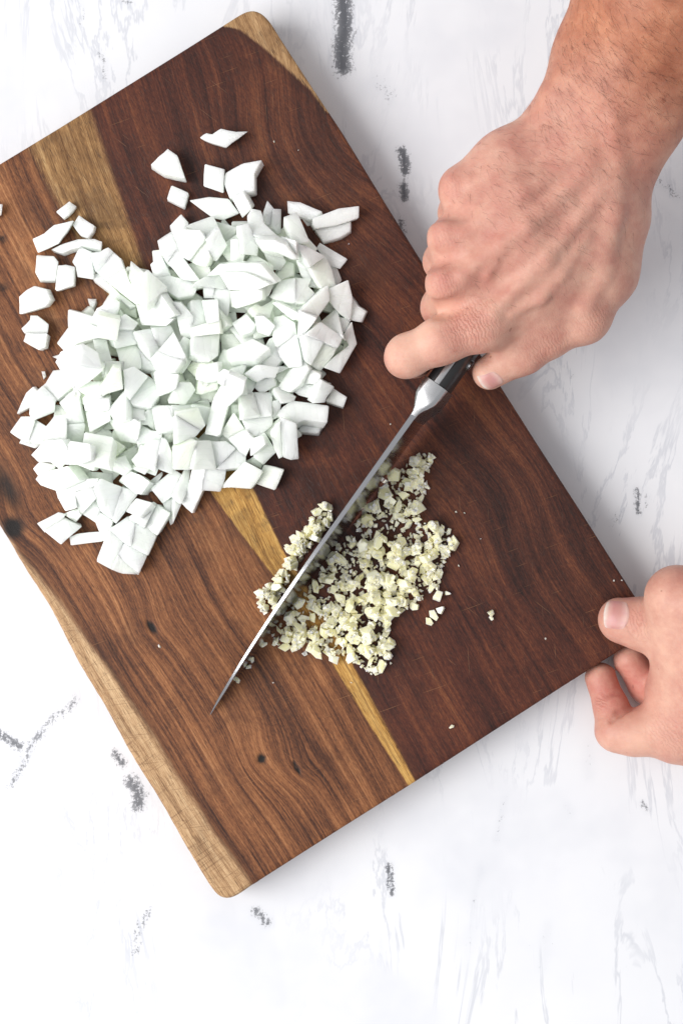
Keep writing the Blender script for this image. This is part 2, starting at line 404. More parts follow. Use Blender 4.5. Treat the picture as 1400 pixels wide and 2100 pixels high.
KNIFE = {}
def build_knife():
    tipz = -31.0
    O = P(848, 851, .050) * 1000; T = P(431, 1466, .0012) * 1000
    w = T - O; wl = np.linalg.norm(w); L = math.sqrt(wl ** 2 - tipz ** 2)
    e1 = w / wl
    left = np.array([-.83, .56, 0]); u0 = np.array([0, 0, 1.]) + math.tan(math.radians(9.5)) * left
    e2 = u0 - e1 * np.dot(u0, e1); e2 /= np.linalg.norm(e2)
    a = math.atan2(-tipz, L)
    Xa = math.cos(a) * e1 + math.sin(a) * e2; Za = -math.sin(a) * e1 + math.cos(a) * e2; Ya = np.cross(Za, Xa)
    KNIFE.update(O=O, X=Xa, Y=Ya, Z=Za, L=L)
    root = bpy.data.objects.new('chef_knife', None); COL.objects.link(root)
    M = Matrix(((Xa[0], Ya[0], Za[0], O[0] / 1000), (Xa[1], Ya[1], Za[1], O[1] / 1000), (Xa[2], Ya[2], Za[2], O[2] / 1000), (0, 0, 0, 1)))
    root.matrix_world = M
    root.empty_display_size = .01
    tag(root, 'steel chef knife with black handle, its blade standing in the minced garlic', 'knife')
    sp = lambda x: 0.0 - (0 if x < .36 * L else (tipz * -1) * ((x - .36 * L) / (.64 * L)) ** 2.5)
    def ed(x):
        t = x / L
        return -43.5 + (0 if t < .3 else (43.5 + tipz) * ((t - .3) / .7) ** 2.4)
    secs = []
    for x in np.r_[np.linspace(-1, L * .9, 46), np.linspace(L * .915, L - .15, 14)]:
        zs, ze = sp(max(x, 0)), ed(max(x, 0)); H = zs - ze
        th = (1.45 - .75 * max(x, 0) / L) * min(1, (L - x) / 14 + .25)
        te = .10
        f = lambda q: th + (te - th) * q ** 1.15
        ch = min(.25, .2 * H)
        ring = [(x, -th * .72, zs), (x, th * .72, zs), (x, th, zs - ch)]
        for q in (.25, .5, .75, 1.0): ring.append((x, f(q), zs - ch - (H - ch) * q * (1 if q < 1 else .999)))
        for q in (1.0, .75, .5, .25): ring.append((x, -f(q), zs - ch - (H - ch) * q))
        ring.append((x, -th, zs - ch))
        secs.append([(p[0] / 1000, p[1] / 1000, p[2] / 1000) for p in ring])
    V, F = lathe_sections(secs); me = mesh_from('blade', V, F, True, 28); fix_normals(me)
    steel = steel_mat('blade_steel', (.46, .46, .48), .11, True)
    satin = steel_mat('satin_steel', (.48, .48, .49), .24, False)
    new_obj('blade', me, steel, root)
    def rbox(x, hw, z0, z1, r, n=4):
        ring = []
        r = min(r, hw * .98, (z0 - z1) * .49)
        for cy, cz, a0 in ((hw - r, z0 - r, 0), (-(hw - r), z0 - r, 90), (-(hw - r), z1 + r, 180), (hw - r, z1 + r, 270)):
            for i in range(n + 1):
                t = math.radians(a0 + 90 * i / n)
                ring.append((x / 1000, (cy + r * math.cos(t)) / 1000, (cz + r * math.sin(t)) / 1000))
        return ring
    st = [(2, 1.55, -.1, -36, .6), (-1.5, 1.9, .1, -38, .9), (-4, 2.9, .3, -37, 1.6), (-6.5, 4.6, .6, -34, 2.6), (-8.5, 5.7, 1.0, -31, 3), (-10.5, 6.6, 1.3, -28.5, 3), (-14, 7.0, 1.5, -26, 3), (-20, 7.1, 1.5, -24.5, 3)]
    V, F = lathe_sections([rbox(*q) for q in st]); me = mesh_from('bolster', V, F, True, 60); fix_normals(me)
    new_obj('bolster', me, satin, root)
    # full tang and two scales
    V, F = lathe_sections([rbox(x, 1.7, 1.3 + .0 * x, -24 - 1.5 * math.sin((x + 20) / 100 * math.pi), .5) for x in np.linspace(-20.2, -122, 14)])
    me = mesh_from('tang', V, F, True, 50); fix_normals(me); new_obj('tang', me, satin, root)
    N = NT('black_handle')
    ob = N.n('ShaderNodeTexCoord').outputs['Object']
    N.p(Base_Color=(.012, .012, .013), Roughness=N.math('MULTIPLY_ADD', N.noise(ob, 900, 3), .15, .26))
    for sgn in (1, -1):
        secs = []
        for x in np.linspace(-20.3, -121, 18):
            b = 1 + .10 * math.sin((x + 20) / 100 * math.pi * 2)
            hw = 6.6 * b; zt, zb = 1.0, -24 - 1.5 * math.sin((x + 20) / 100 * math.pi)
            ring = [(1.75, zt), (3.2, zt), (4.9, zt - .9), (6.2, zt - 3.4), (hw + .4, zt - 8), (hw + .5, (zt + zb) / 2), (hw + .2, zb + 7), (6.0, zb + 3), (4.6, zb + .8), (1.75, zb + .1)]
            secs.append([(x / 1000, sgn * y / 1000, z / 1000) for y, z in ring])
        V, F = lathe_sections(secs); me = mesh_from('handle_scale', V, F, True, 45); fix_normals(me)
        new_obj('handle_scale', me, N.m, root)
    for x in (-38, -70, -104):
        V, F = [], []
        for y in (-7.6, 7.6):
            for i in range(16): V.append((x / 1000 + .003 * math.cos(i * math.pi / 8), y / 1000, -.012 + .003 * math.sin(i * math.pi / 8)))
        F = [(i, (i + 1) % 16, 16 + (i + 1) % 16, 16 + i) for i in range(16)] + [tuple(range(16))[::-1], tuple(range(16, 32))]
        me = mesh_from('rivet', V, F, False); fix_normals(me); new_obj('rivet', me, satin, root)
build_knife()

# ------------------------------------------------------------------ hands: smooth-blended distance field -> one continuous skin
def smin(a, b, k):
    h = np.clip(.5 + .5 * (b - a) / k, 0, 1)
    return b + (a - b) * h - k * h * (1 - h)

class Field:
    def __init__(self): self.pr = []
    def cap(self, a, b, ra, rb, k=6.0): self.pr.append((np.array(a, float), np.array(b, float), ra, rb, k))
    def chain(self, pts, radii, k=5.0):
        for i in range(len(pts) - 1): self.cap(pts[i], pts[i + 1], radii[i], radii[i + 1], k)
    def cut(self, fn): self.cutfn = fn
    @staticmethod
    def d(p, X, Y, Z):
        a, b, ra, rb, k = p
        ab = b - a; L2 = float(np.dot(ab, ab)) + 1e-9
        x, y, z = X - a[0], Y - a[1], Z - a[2]
        t = np.clip((x * ab[0] + y * ab[1] + z * ab[2]) / L2, 0, 1)
        return np.sqrt((x - t * ab[0]) ** 2 + (y - t * ab[1]) ** 2 + (z - t * ab[2]) ** 2) - (ra + (rb - ra) * t)
    def at(self, Q):
        X, Y, Z = Q[:, 0], Q[:, 1], Q[:, 2]; f = np.full(len(Q), 60.0)
        for p in self.pr:
            d = self.d(p, X, Y, Z)
            f = smin(f, d, p[4]) if p[2] > 0 else -smin(-f, self.d((p[0], p[1], -p[2], -p[3], p[4]), X, Y, Z), p[4])
        if hasattr(self, 'cutfn'): f = np.maximum(f, -self.cutfn(Q))
        return f
    def normal(self, Q, e=.25):
        g = np.stack([self.at(Q + np.eye(3)[i] * e) - self.at(Q - np.eye(3)[i] * e) for i in range(3)], -1)
        return g / (np.linalg.norm(g, axis=1, keepdims=True) + 1e-9)
    def mesh(self, vs):
        lo = np.min([np.minimum(p[0], p[1]) - max(abs(p[2]), abs(p[3])) for p in self.pr], 0) - 3
        hi = np.max([np.maximum(p[0], p[1]) + max(abs(p[2]), abs(p[3])) for p in self.pr], 0) + 3
        n = np.ceil((hi - lo) / vs).astype(int) + 1
        F = np.full(n, 60.0, np.float32)
        ax = [lo[i] + vs * np.arange(n[i]) for i in range(3)]
        for p in self.pr:
            m = max(abs(p[2]), abs(p[3])) + max(p[4], 4) + 2
            a = np.clip(np.floor((np.minimum(p[0], p[1]) - m - lo) / vs).astype(int), 0, n)
            b = np.clip(np.ceil((np.maximum(p[0], p[1]) + m - lo) / vs).astype(int) + 1, 0, n)
            sl = tuple(slice(a[i], b[i]) for i in range(3))
            X, Y, Z = np.ix_(*[ax[i][sl[i]].astype(np.float32) for i in range(3)])
            if p[2] > 0: F[sl] = smin(F[sl], self.d(p, X, Y, Z).astype(np.float32), p[4])
            else: F[sl] = -smin(-F[sl], self.d((p[0], p[1], -p[2], -p[3], p[4]), X, Y, Z).astype(np.float32), p[4])
        # surface nets
        I = F < 0
        c = sum(I[i:n[0] - 1 + i, j:n[1] - 1 + j, k:n[2] - 1 + k].astype(np.int8) for i in (0, 1) for j in (0, 1) for k in (0, 1))
        act = np.argwhere((c > 0) & (c < 8))
        vid = np.full(np.array(n) - 1, -1, np.int64); vid[act[:, 0], act[:, 1], act[:, 2]] = np.arange(len(act))
        acc = np.zeros((len(act), 3)); cnt = np.zeros(len(act))
        cor = [(i, j, k) for i in (0, 1) for j in (0, 1) for k in (0, 1)]
        val = {q: F[act[:, 0] + q[0], act[:, 1] + q[1], act[:, 2] + q[2]] for q in cor}
        for q in cor:
            for axx in range(3):
                if q[axx] == 0:
                    r = list(q); r[axx] = 1; r = tuple(r)
                    A, B = val[q], val[r]; m = (A < 0) != (B < 0)
                    t = np.where(m, A / np.where(m, A - B, 1), 0)
                    pt = np.tile(np.array(q, float), (len(act), 1)); pt[:, axx] += t
                    acc[m] += pt[m]; cnt[m] += 1
        V = lo + vs * (act + acc / cnt[:, None])
        faces = []
        for axx in range(3):
            s0 = [slice(None)] * 3; s1 = [slice(None)] * 3; s0[axx] = slice(0, -1); s1[axx] = slice(1, None)
            A, B = I[tuple(s0)], I[tuple(s1)]
            e = np.argwhere(A != B); o1, o2 = [(1, 2), (2, 0), (0, 1)][axx]
            e = e[(e[:, o1] > 0) & (e[:, o2] > 0) & (e[:, o1] < n[o1] - 1) & (e[:, o2] < n[o2] - 1)]
            fl = A[e[:, 0], e[:, 1], e[:, 2]]
            def vi(d1, d2):
                q = e.copy(); q[:, o1] -= d1; q[:, o2] -= d2; return vid[q[:, 0], q[:, 1], q[:, 2]]
            quad = np.stack([vi(1, 1), vi(0, 1), vi(0, 0), vi(1, 0)], -1)
            quad[~fl] = quad[~fl][:, ::-1]
            faces.append(quad)
        Fq = np.vstack(faces)
        for _ in range(2):
            f = self.at(V); V = V - self.normal(V) * np.clip(f, -1, 1)[:, None]
        return V, Fq

def Q(px, py, h): return P(px, py, h / 1000.0) * 1000.0

def skin_mat():
    N = NT('skin')
    pos = N.n('ShaderNodeTexCoord').outputs['Object']
    red, tan, pale = N.attr('red'), N.attr('tan'), N.attr('pale')
    m1 = N.noise(pos, 75, 5, .65); m2 = N.noise(pos, 320, 3, .6); m3 = N.noise(pos, 900, 2, .6)
    base = N.ramp(m1, [(.30, srgb(184, 129, 115)), (.5, srgb(196, 147, 130)), (.70, srgb(207, 163, 144))])
    base = N.mix(N.math('MULTIPLY', pale, .8), base, srgb(228, 186, 164))
    base = N.mix(N.math('MULTIPLY', tan, .9, clamp=True), base, N.ramp(m1, [(.3, srgb(146, 86, 60)), (.55, srgb(170, 108, 79)), (.7, srgb(186, 126, 95))]))
    rf = N.math('MULTIPLY', red, N.math('MULTIPLY_ADD', m2, .9, .25), clamp=True)
    base = N.mix(N.math('MULTIPLY', rf, .8), base, srgb(180, 94, 84))
    base = N.mix(N.step(m2, .58, .75, 0, .10), base, srgb(176, 92, 82))
    base = N.mix(N.step(N.noise(pos, 210, 3, .6, .5), .60, .72, 0, .07), base, srgb(168, 140, 130))
    spots = N.step(N.noise(pos, 230, 0), .845, .87, 0, .45)
    base = N.mix(spots, base, srgb(128, 66, 52))
    vor = N.n('ShaderNodeTexVoronoi', feature='DISTANCE_TO_EDGE'); N.set(vor.inputs['Vector'], pos); vor.inputs['Scale'].default_value = 820
    cells = N.step(vor.outputs['Distance'], 0, .14)
    wr, wc = N.attr('wrinkle'), N.attr('wrinkle_at')
    ph = N.math('ADD', N.math('MULTIPLY', wc, 1.75), N.math('MULTIPLY', N.noise(pos, 210, 4, .7), 11.0))
    wv = N.math('POWER', N.math('ABSOLUTE', N.math('SINE', ph)), .6)
    base = N.mix(N.math('MULTIPLY', N.math('MULTIPLY', wr, N.math('SUBTRACT', 1.0, wv)), .42, clamp=True), base, srgb(150, 78, 70))
    b1 = N.bump(N.math('ADD', N.math('MULTIPLY', cells, .35), N.math('MULTIPLY', m3, .8)), .20, .0005)
    b2 = N.bump(N.math('MULTIPLY', wv, wr), .55, .0010, b1)
    b3 = N.bump(m2, .16, .0012, b2)
    N.p(Base_Color=base, Roughness=N.math('MULTIPLY_ADD', m3, .2, .40), Normal=b3)
    N.b.inputs['Subsurface Weight'].default_value = .35
    N.b.inputs['Subsurface Radius'].default_value = (1.0, .42, .26)
    N.b.inputs['Subsurface Scale'].default_value = .0035
    N.b.inputs['Specular IOR Level'].default_value = .32
    return N.m
SKIN = skin_mat()

def nail_mat():
    N = NT('nail_plate')
    t = N.attr('along')
    pos = N.n('ShaderNodeTexCoord').outputs['Object']
    c = N.ramp(t, [(.0, srgb(196, 150, 138)), (.12, srgb(206, 170, 160)), (.34, srgb(190, 138, 130)), (.62, srgb(186, 130, 124)), (.80, srgb(200, 158, 148)), (.93, srgb(220, 204, 194)), (1.0, srgb(224, 210, 200))])
    c = N.mix(N.step(N.noise(pos, 240, 2), .45, .7, 0, .3), c, srgb(190, 130, 138))
    N.p(Base_Color=c, Roughness=.42, Normal=N.bump(N.noise(pos, 420, 2), .12, .0004))
    N.b.inputs['Subsurface Weight'].default_value = .15
    N.b.inputs['Subsurface Radius'].default_value = (1, .5, .4); N.b.inputs['Subsurface Scale'].default_value = .002
    return N.m
NAIL = nail_mat()

def build_nail(fld, centre, along, normal, length, width, parent, lift=.35):
    """plate moulded on the finger: along points from cuticle to tip"""
    al = np.array(along, float); al /= np.linalg.norm(al)
    nm = np.array(normal, float); nm -= al * np.dot(nm, al); nm /= np.linalg.norm(nm)
    sd = np.cross(nm, al); c = np.array(centre, float)
    nu, nv = 17, 15
    pts, tt, rim = [], [], []
    for i in range(nu):
        t = -1 + 2 * i / (nu - 1)
        half = width / 2 * (1 - .16 * max(0, -t) ** 3) * (1 - .30 * abs(t) ** 8)
        for j in range(nv):
            s = -1 + 2 * j / (nv - 1)
            a = t * length / 2 * (1 - .16 * s * s)
            pts.append(c + al * a + sd * s * half); tt.append(i / (nu - 1)); rim.append(max(abs(s), abs(t)))
    Qp = np.array(pts) + nm * 9.0
    for _ in range(40):
        f = fld.at(Qp); Qp = Qp - nm * np.clip(f * .8, -2, 2)[:, None]
    rim = np.array(rim)
    up = lift - np.clip((rim - .7) / .3, 0, 1) ** 2 * (lift + .12)
    Qt = Qp + nm * up[:, None]
    F = [(i * nv + j, i * nv + j + 1, (i + 1) * nv + j + 1, (i + 1) * nv + j) for i in range(nu - 1) for j in range(nv - 1)]
    bot = Qp - nm * .5; nn = len(pts)
    F2 = [tuple(nn + q for q in f[::-1]) for f in F]
    loop = [j for j in range(nv)] + [i * nv + nv - 1 for i in range(1, nu)] + [(nu - 1) * nv + j for j in range(nv - 2, -1, -1)] + [i * nv for i in range(nu - 2, 0, -1)]
    F3 = [(loop[i], loop[(i + 1) % len(loop)], nn + loop[(i + 1) % len(loop)], nn + loop[i]) for i in range(len(loop))]
    me = mesh_from('nail', np.vstack([Qt, bot]) / 1000, F + F2 + F3, True, 60); fix_normals(me)
    fattr(me, 'along', tt + tt)
    return new_obj('nail', me, NAIL, parent)

def gauss(V, c, r): return np.exp(-np.sum((V - c) ** 2, 1) / r ** 2)
def seg_t(V, a, b):
    ab = b - a; t = np.clip(((V - a) @ ab) / (ab @ ab), 0, 1)
    return t, np.linalg.norm(V - a - t[:, None] * ab, axis=1)

def hair_strands(V, Nn, weight, count, flow, length, seed):
    rs = np.random.RandomState(seed)
    pick = rs.choice(len(V), count, p=weight / weight.sum())
    verts, faces = [], []
    flow = np.array(flow, float); flow /= np.linalg.norm(flow)
    for i in pick:
        n = Nn[i]; f = flow + rs.randn(3) * .22; f -= n * np.dot(f, n); f /= np.linalg.norm(f) + 1e-9
        L = length * rs.uniform(.5, 1.2); side = np.cross(n, f); r = rs.uniform(.035, .06)
        curl = rs.uniform(-.25, .25)
        base = len(verts)
        for s in range(4):
            t = s / 3
            p = V[i] + f * L * t + n * (L * (.30 * t - .24 * t * t)) + side * curl * L * t * t - n * .2 * (1 - t)
            rr = r * (1 - t * .8)
            for q in range(3):
                a = q * 2.094
                verts.append(p + side * rr * math.cos(a) + n * rr * math.sin(a))
        for s in range(3):
            for q in range(3):
                a, b = base + s * 3 + q, base + s * 3 + (q + 1) % 3
                faces.append((a, b, b + 3, a + 3))
    return np.array(verts), faces

def hair_mat():
    N = NT('arm_hair_dark'); N.p(Base_Color=srgb(70, 46, 36), Roughness=.5); return N.m
HAIR = hair_mat()

def knife_local(pts):
    r = pts - KNIFE['O']; return r @ KNIFE['X'], r @ KNIFE['Y'], r @ KNIFE['Z']
def handle_field(pts):
    x, y, z = knife_local(pts)
    dx = np.maximum(x - 3, -x - 123); dy = np.abs(y) - 7.0; dz = np.maximum(z - 1.2, -z - 25)
    q = np.stack([dx, dy, dz], -1) + 1.5
    return np.linalg.norm(np.maximum(q, 0), axis=1) + np.minimum(q.max(1), 0) - 1.5

def build_right_hand():
    f = Field()
    # forearm: ulna side, radius side, filling between, muscle on top
    f.chain([Q(1168,244,70), Q(1222,110,82), Q(1290,-50,100), Q(1440,-400,140)], [19, 19.5, 24, 32], 10)
    f.chain([Q(1262,352,66), Q(1318,220,78), Q(1395,40,98), Q(1560,-330,138)], [20.5, 21.5, 27, 33], 12)
    f.chain([Q(1212,300,72), Q(1272,165,86), Q(1345,0,106), Q(1500,-360,148)], [21, 21, 26, 34], 14)
    f.cap(Q(1138,196,84), Q(1160,170,86), 7, 7, 10)                       # head of the ulna
    # metacarpals
    mcp = {'i': Q(990,664,64), 'm': Q(928,578,69), 'r': Q(930,486,70), 'p': Q(950,388,64)}
    f.chain([Q(1225,430,68), Q(1110,545,68), mcp['i']], [18, 15, 13.2], 12)
    f.chain([Q(1205,378,72), Q(1065,478,73), mcp['m']], [17.5, 15, 13.0], 12)
    f.chain([Q(1180,330,72), Q(1050,408,73), mcp['r']], [17, 14.5, 12.4], 12)
    f.chain([Q(1140,272,66), Q(1035,332,66), mcp['p']], [16, 13.6, 12.0], 12)
    f.cap(Q(1200,420,52), Q(1000,560,50), 17, 13, 14)                     # palm
    f.cap(Q(1160,320,50), Q(1000,440,48), 16, 12, 14)
    # knuckle caps
    for k, r in (('m', 7.4), ('r', 6.8), ('p', 6.2)):
        c = mcp[k]; f.cap(c + np.array([-3.5, -.5, 4.0]), c + np.array([-3.2, -2.0, 2.0]), r, r, 6)
    # fingers
    f.chain([mcp['i'], Q(905,698,63), Q(836,729,58)], [13.0, 11.0, 10.4], 7)
    f.cap(Q(836,729,58), Q(828,735,52), 10.4, 9.6, 5)
    f.chain([Q(832,732,55), Q(850,738,36), Q(880,716,25)], [9.6, 8.8, 7.6], 4)
    f.chain([mcp['m'], Q(905,630,40), Q(945,668,24), Q(985,655,24)], [12, 10.0, 9, 7.8], 5)
    f.chain([mcp['r'], Q(908,536,40), Q(955,575,24), Q(1000,565,26)], [11.6, 9.6, 8.6, 7.6], 5)
    f.chain([mcp['p'], Q(935,436,40), Q(985,478,28), Q(1025,470,30)], [10.8, 8.6, 7.8, 7.0], 5)
    # thumb
    f.chain([Q(1262,452,58), Q(1238,560,54), Q(1188,642,52)], [17.5, 15.5, 14.2], 10)
    f.chain([Q(1188,642,52), Q(1126,686,49), Q(1072,722,47)], [14.0, 11.2, 11.0], 6)
    f.chain([Q(1072,722,47), Q(1003,764,43)], [11.0, 9.0], 5)
    f.cap(Q(1205,652,55), Q(1200,658,54), 10, 10, 8)
    # web between thumb and index
    f.cap(Q(1195,540,60), Q(1100,622,60), 19, 13, 12)
    f.cap(Q(1110,640,54), Q(1040,690,54), 12, 8, 10)
    # tendons and veins on the back of the hand
    f.chain([Q(1205,350,90), Q(1080,462,89.5), Q(950,562,81.7)], [1.8, 2.0, 2.4], 6)
    f.chain([Q(1195,320,89), Q(1070,396,89), Q(952,476,81.2)], [1.6, 1.8, 2.2], 6)
    f.chain([Q(1225,400,87), Q(1120,530,84.5), Q(1010,640,77.2)], [1.8, 2.0, 2.4], 6)
    f.chain([Q(1150,262,84), Q(1050,322,81), Q(968,376,76)], [1.4, 1.5, 2.0], 6)
    f.chain([Q(1170,420,88.0), Q(1100,440,88.2), Q(1030,500,85.6), Q(1000,560,82.0)], [1.0, 1.4, 1.4, 1.0], 5)
    f.chain([Q(1110,436,88.0), Q(1040,440,86), Q(985,430,81.5)], [.8, 1.3, .8], 5)
    f.chain([Q(1200,480,82.5), Q(1150,560,80.5), Q(1110,610,78.5), Q(1050,640,76.5)], [.8, 1.4, 1.4, .8], 5)
    f.chain([Q(1258,250,98), Q(1262,330,87.5), Q(1250,430,82), Q(1230,520,76)], [1.5, 1.6, 1.8, 1.4], 8)
    # hollows between the knuckles
    for a, b in ((Q(868,534,72), Q(935,530,86)), (Q(875,436,70), Q(945,436,84)), (Q(905,632,70), Q(960,618,82))):
        f.cap(a, b, -3.6, -1.6, 7)
    f.chain([Q(1262,440,82), Q(1232,560,72), Q(1200,625,68)], [1.8, 2.0, 2.0], 7)      # thumb tendon
    f.cut(lambda p: handle_field(p) - .15)
    V, F = f.mesh(.95)
    Nn = f.normal(V)
    me = bpy.data.meshes.new('hand'); me.from_pydata((V / 1000).tolist(), [], F.tolist()); me.update()
    me.polygons.foreach_set('use_smooth', [True] * len(me.polygons))
    red = np.zeros(len(V))
    for k in 'mrp': red += .55 * gauss(V, mcp[k] + np.array([-4, 0, 9]), 13)
    red += .75 * gauss(V, Q(960,668,76), 13) + .45 * gauss(V, Q(890,715,66), 6) + .5 * gauss(V, Q(812,738,60), 6)
    red += .4 * gauss(V, Q(1040,400,88), 22) + .4 * gauss(V, Q(1015,520,86), 18) + .45 * gauss(V, Q(1230,310,95), 28) + .35 * gauss(V, Q(1110,720,60), 14)
    t, _ = seg_t(V, Q(1120,420,70), Q(1290,120,90))
    tan = np.clip((t - .25) / .75, 0, 1)
    pale = .8 * gauss(V, Q(850,690,66), 14) + .5 * gauss(V, Q(905,650,66), 9) + .5 * gauss(V, Q(985,770,50), 9)
    wr = np.zeros(len(V)); wc = np.zeros(len(V))
    def wrk(c, r, d, s):
        nonlocal wr, wc
        g = gauss(V, c, r); wr = wr + s * g
        wc = np.where(g > .15, (V - c) @ (np.array(d, float) / np.linalg.norm(d)), wc)
    top = np.clip(Nn[:, 2] * 1.6 - .2, 0, 1)
    wrk(Q(965,668,77), 11, (-.9, -.45, 0), .75)
    wrk(Q(1125,715,58), 13, (-.75, -.5, 0), .36)
    wrk(Q(1215,655,62), 9, (.8, .6, 0), .4)
    wrk(Q(1115,430,89), 26, (-.45, -.9, 0), .16)
    wrk(Q(905,585,80), 9, (-.9, -.3, 0), .35); wrk(Q(902,492,80), 8, (-.9, -.3, 0), .3); wrk(Q(925,385,74), 8, (-.9, -.3, 0), .25)
    fattr(me, 'red', np.clip(red * .62, 0, 1)); fattr(me, 'tan', tan); fattr(me, 'pale', np.clip(pale, 0, 1))
    fattr(me, 'wrinkle', np.clip(wr * (.3 + .7 * top), 0, 1)); fattr(me, 'wrinkle_at', wc)
    o = new_obj('hand', me, SKIN)
    tag(o, 'hairy right forearm and hand gripping the black knife handle', 'hand', 'hands of the cook')
    build_nail(f, Q(1004,778,48), Q(1004,778,48) - Q(1040,752,50), (.35, -.72, .62), 11.5, 10.0, o, .3)
    # hair: back of the hand towards the little finger, and the forearm
    w = np.clip(Nn[:, 2] + .15, 0, 1) * (1.0 * gauss(V, Q(1120,430,88), 24) + .5 * gauss(V, Q(1040,330,80), 16) + .7 * gauss(V, Q(1190,200,95), 34) + 1.0 * gauss(V, Q(1270,30,110), 48) + .35 * gauss(V, Q(1330,150,100), 34) + .15 * gauss(V, Q(970,560,80), 20))
    vs, fs = hair_strands(V, Nn, w, 1150, (.62, -.62, 0), 9.0, 5)
    hm = mesh_from('arm_hair', vs / 1000, fs)
    tag(new_obj('arm_hair', hm, HAIR, o), kind='stuff')
    return o

def build_left_hand():
    f = Field()
    # thumb lying on the board's corner
    f.chain([Q(1268,1262,9.0), Q(1318,1272,11.5), Q(1352,1276,15), Q(1410,1270,26)], [9.6, 11.2, 11.0, 15], 7)
    f.chain([Q(1272,1285,8.5), Q(1318,1293,10.0), Q(1360,1297,13)], [8.8, 9.0, 8.6], 8)
    f.chain([Q(1262,1272,7.2), Q(1300,1278,8.5)], [7.6, 8.6], 6)
    # thumb joint, ball of the thumb
    f.cap(Q(1388,1226,33), Q(1440,1240,38), 17.5, 19, 8)
    f.cap(Q(1400,1290,26), Q(1470,1330,30), 16, 26, 12)
    # web edge between thumb and index
    f.chain([Q(1392,1335,12), Q(1384,1376,8), Q(1370,1420,5), Q(1366,1470,4)], [8, 9.4, 11, 12], 6)
    f.cap(Q(1420,1350,16), Q(1420,1450,10), 20, 18, 12)
    # index finger
    f.chain([Q(1440,1482,8), Q(1380,1497,4), Q(1300,1503,0), Q(1262,1500,-3)], [18, 14.2, 11.0, 10.8], 9)
    f.chain([Q(1260,1498,-3), Q(1252,1450,-7.5), Q(1230,1390,-9.5)], [10.4, 9.2, 8.6], 4)
    f.cap(Q(1390,1520,0), Q(1460,1530,-2), 11, 14, 10)
    # middle finger, deeper and in shade
    f.chain([Q(1450,1450,-6), Q(1372,1440,-11), Q(1325,1405,-13), Q(1290,1352,-11)], [13, 10.4, 9.8, 9.0], 4)
    # ring and little finger folded behind
    f.chain([Q(1480,1420,-8), Q(1420,1400,-13), Q(1378,1350,-13)], [12, 9.5, 8.2], 4)
    f.chain([Q(1500,1380,-8), Q(1450,1360,-12), Q(1420,1310,-12)], [11, 8.6, 7.4], 4)
    # palm, wrist, forearm outside the frame
    f.cap(Q(1470,1330,22), Q(1480,1470,8), 28, 24, 14)
    f.chain([Q(1540,1400,20), Q(1680,1350,34), Q(1900,1260,60)], [33, 30, 37], 20)
    f.chain([Q(1208,1436,-1.0), Q(1240,1430,2.6), Q(1275,1418,-1.5)], [-.9, -1.1, -.9], 1.6)
    f.chain([Q(1252,1478,5.6), Q(1268,1462,4.6), Q(1296,1450,0)], [-.6, -1.2, -1.2], 3)
    f.chain([Q(1334,1250,25.5), Q(1338,1278,25.8), Q(1334,1300,22)], [-.6, -.9, -.6], 1.6)
    f.chain([Q(1346,1244,29.5), Q(1350,1280,27.8), Q(1346,1305,22)], [-.8, -1.1, -.7], 2.0)
    def board_field(p):
        x, y = p[:, 0] / 270.0 * 1000 + 700, 1050 - p[:, 1] / 270.0 * 1000
        d1 = ((x - 1150) * .5355 + (y - 1411) * .8445) * .27; d2 = ((x - 1297) * .8436 - (y - 1216) * .537) * .27
        return np.maximum(np.maximum(d1, d2), p[:, 2] - 25.0)
    f.cut(lambda p: board_field(p) - .1)
    V, F = f.mesh(.85)
    Nn = f.normal(V)
    me = bpy.data.meshes.new('hand'); me.from_pydata((V / 1000).tolist(), [], F.tolist()); me.update()
    me.polygons.foreach_set('use_smooth', [True] * len(me.polygons))
    red = .4 * gauss(V, Q(1262,1270,14), 12) + .45 * gauss(V, Q(1300,1265,18), 6) + .8 * gauss(V, Q(1248,1435,0), 15) + .95 * gauss(V, Q(1310,1400,-8), 17) + .35 * gauss(V, Q(1395,1520,10), 16) + .3 * gauss(V, Q(1380,1190,44), 14)
    pale = .6 * gauss(V, Q(1310,1500,9), 16) + .5 * gauss(V, Q(1390,1340,24), 18)
    wr = np.zeros(len(V)); wc = np.zeros(len(V))
    def wrk(c, r, d, s):
        nonlocal wr, wc
        g = gauss(V, c, r); wr = wr + s * g
        wc = np.where(g > .15, (V - c) @ (np.array(d, float) / np.linalg.norm(d)), wc)
    wrk(Q(1325,1275,22), 8, (1, .25, 0), .8)
    wrk(Q(1228,1440,0), 3.5, (.25, .95, 0), .9)
    wrk(Q(1385,1500,16), 12, (.75, .65, 0), .6)
    wrk(Q(1300,1440,0), 3, (.6, .8, 0), .5)
    fattr(me, 'red', np.clip(red, 0, 1)); fattr(me, 'tan', np.zeros(len(V))); fattr(me, 'pale', np.clip(pale, 0, 1))
    fattr(me, 'wrinkle', np.clip(wr, 0, 1)); fattr(me, 'wrinkle_at', wc)
    o = new_obj('hand', me, SKIN)
    tag(o, 'left hand holding the board corner, thumb on top and fingers curled against the edge', 'hand', 'hands of the cook')
    build_nail(f, Q(1263,1260,19), Q(1240,1258,18) - Q(1290,1264,20), (-.05, .12, 1), 14.0, 16.5, o, .35)
    return o
build_right_hand()
build_left_hand()

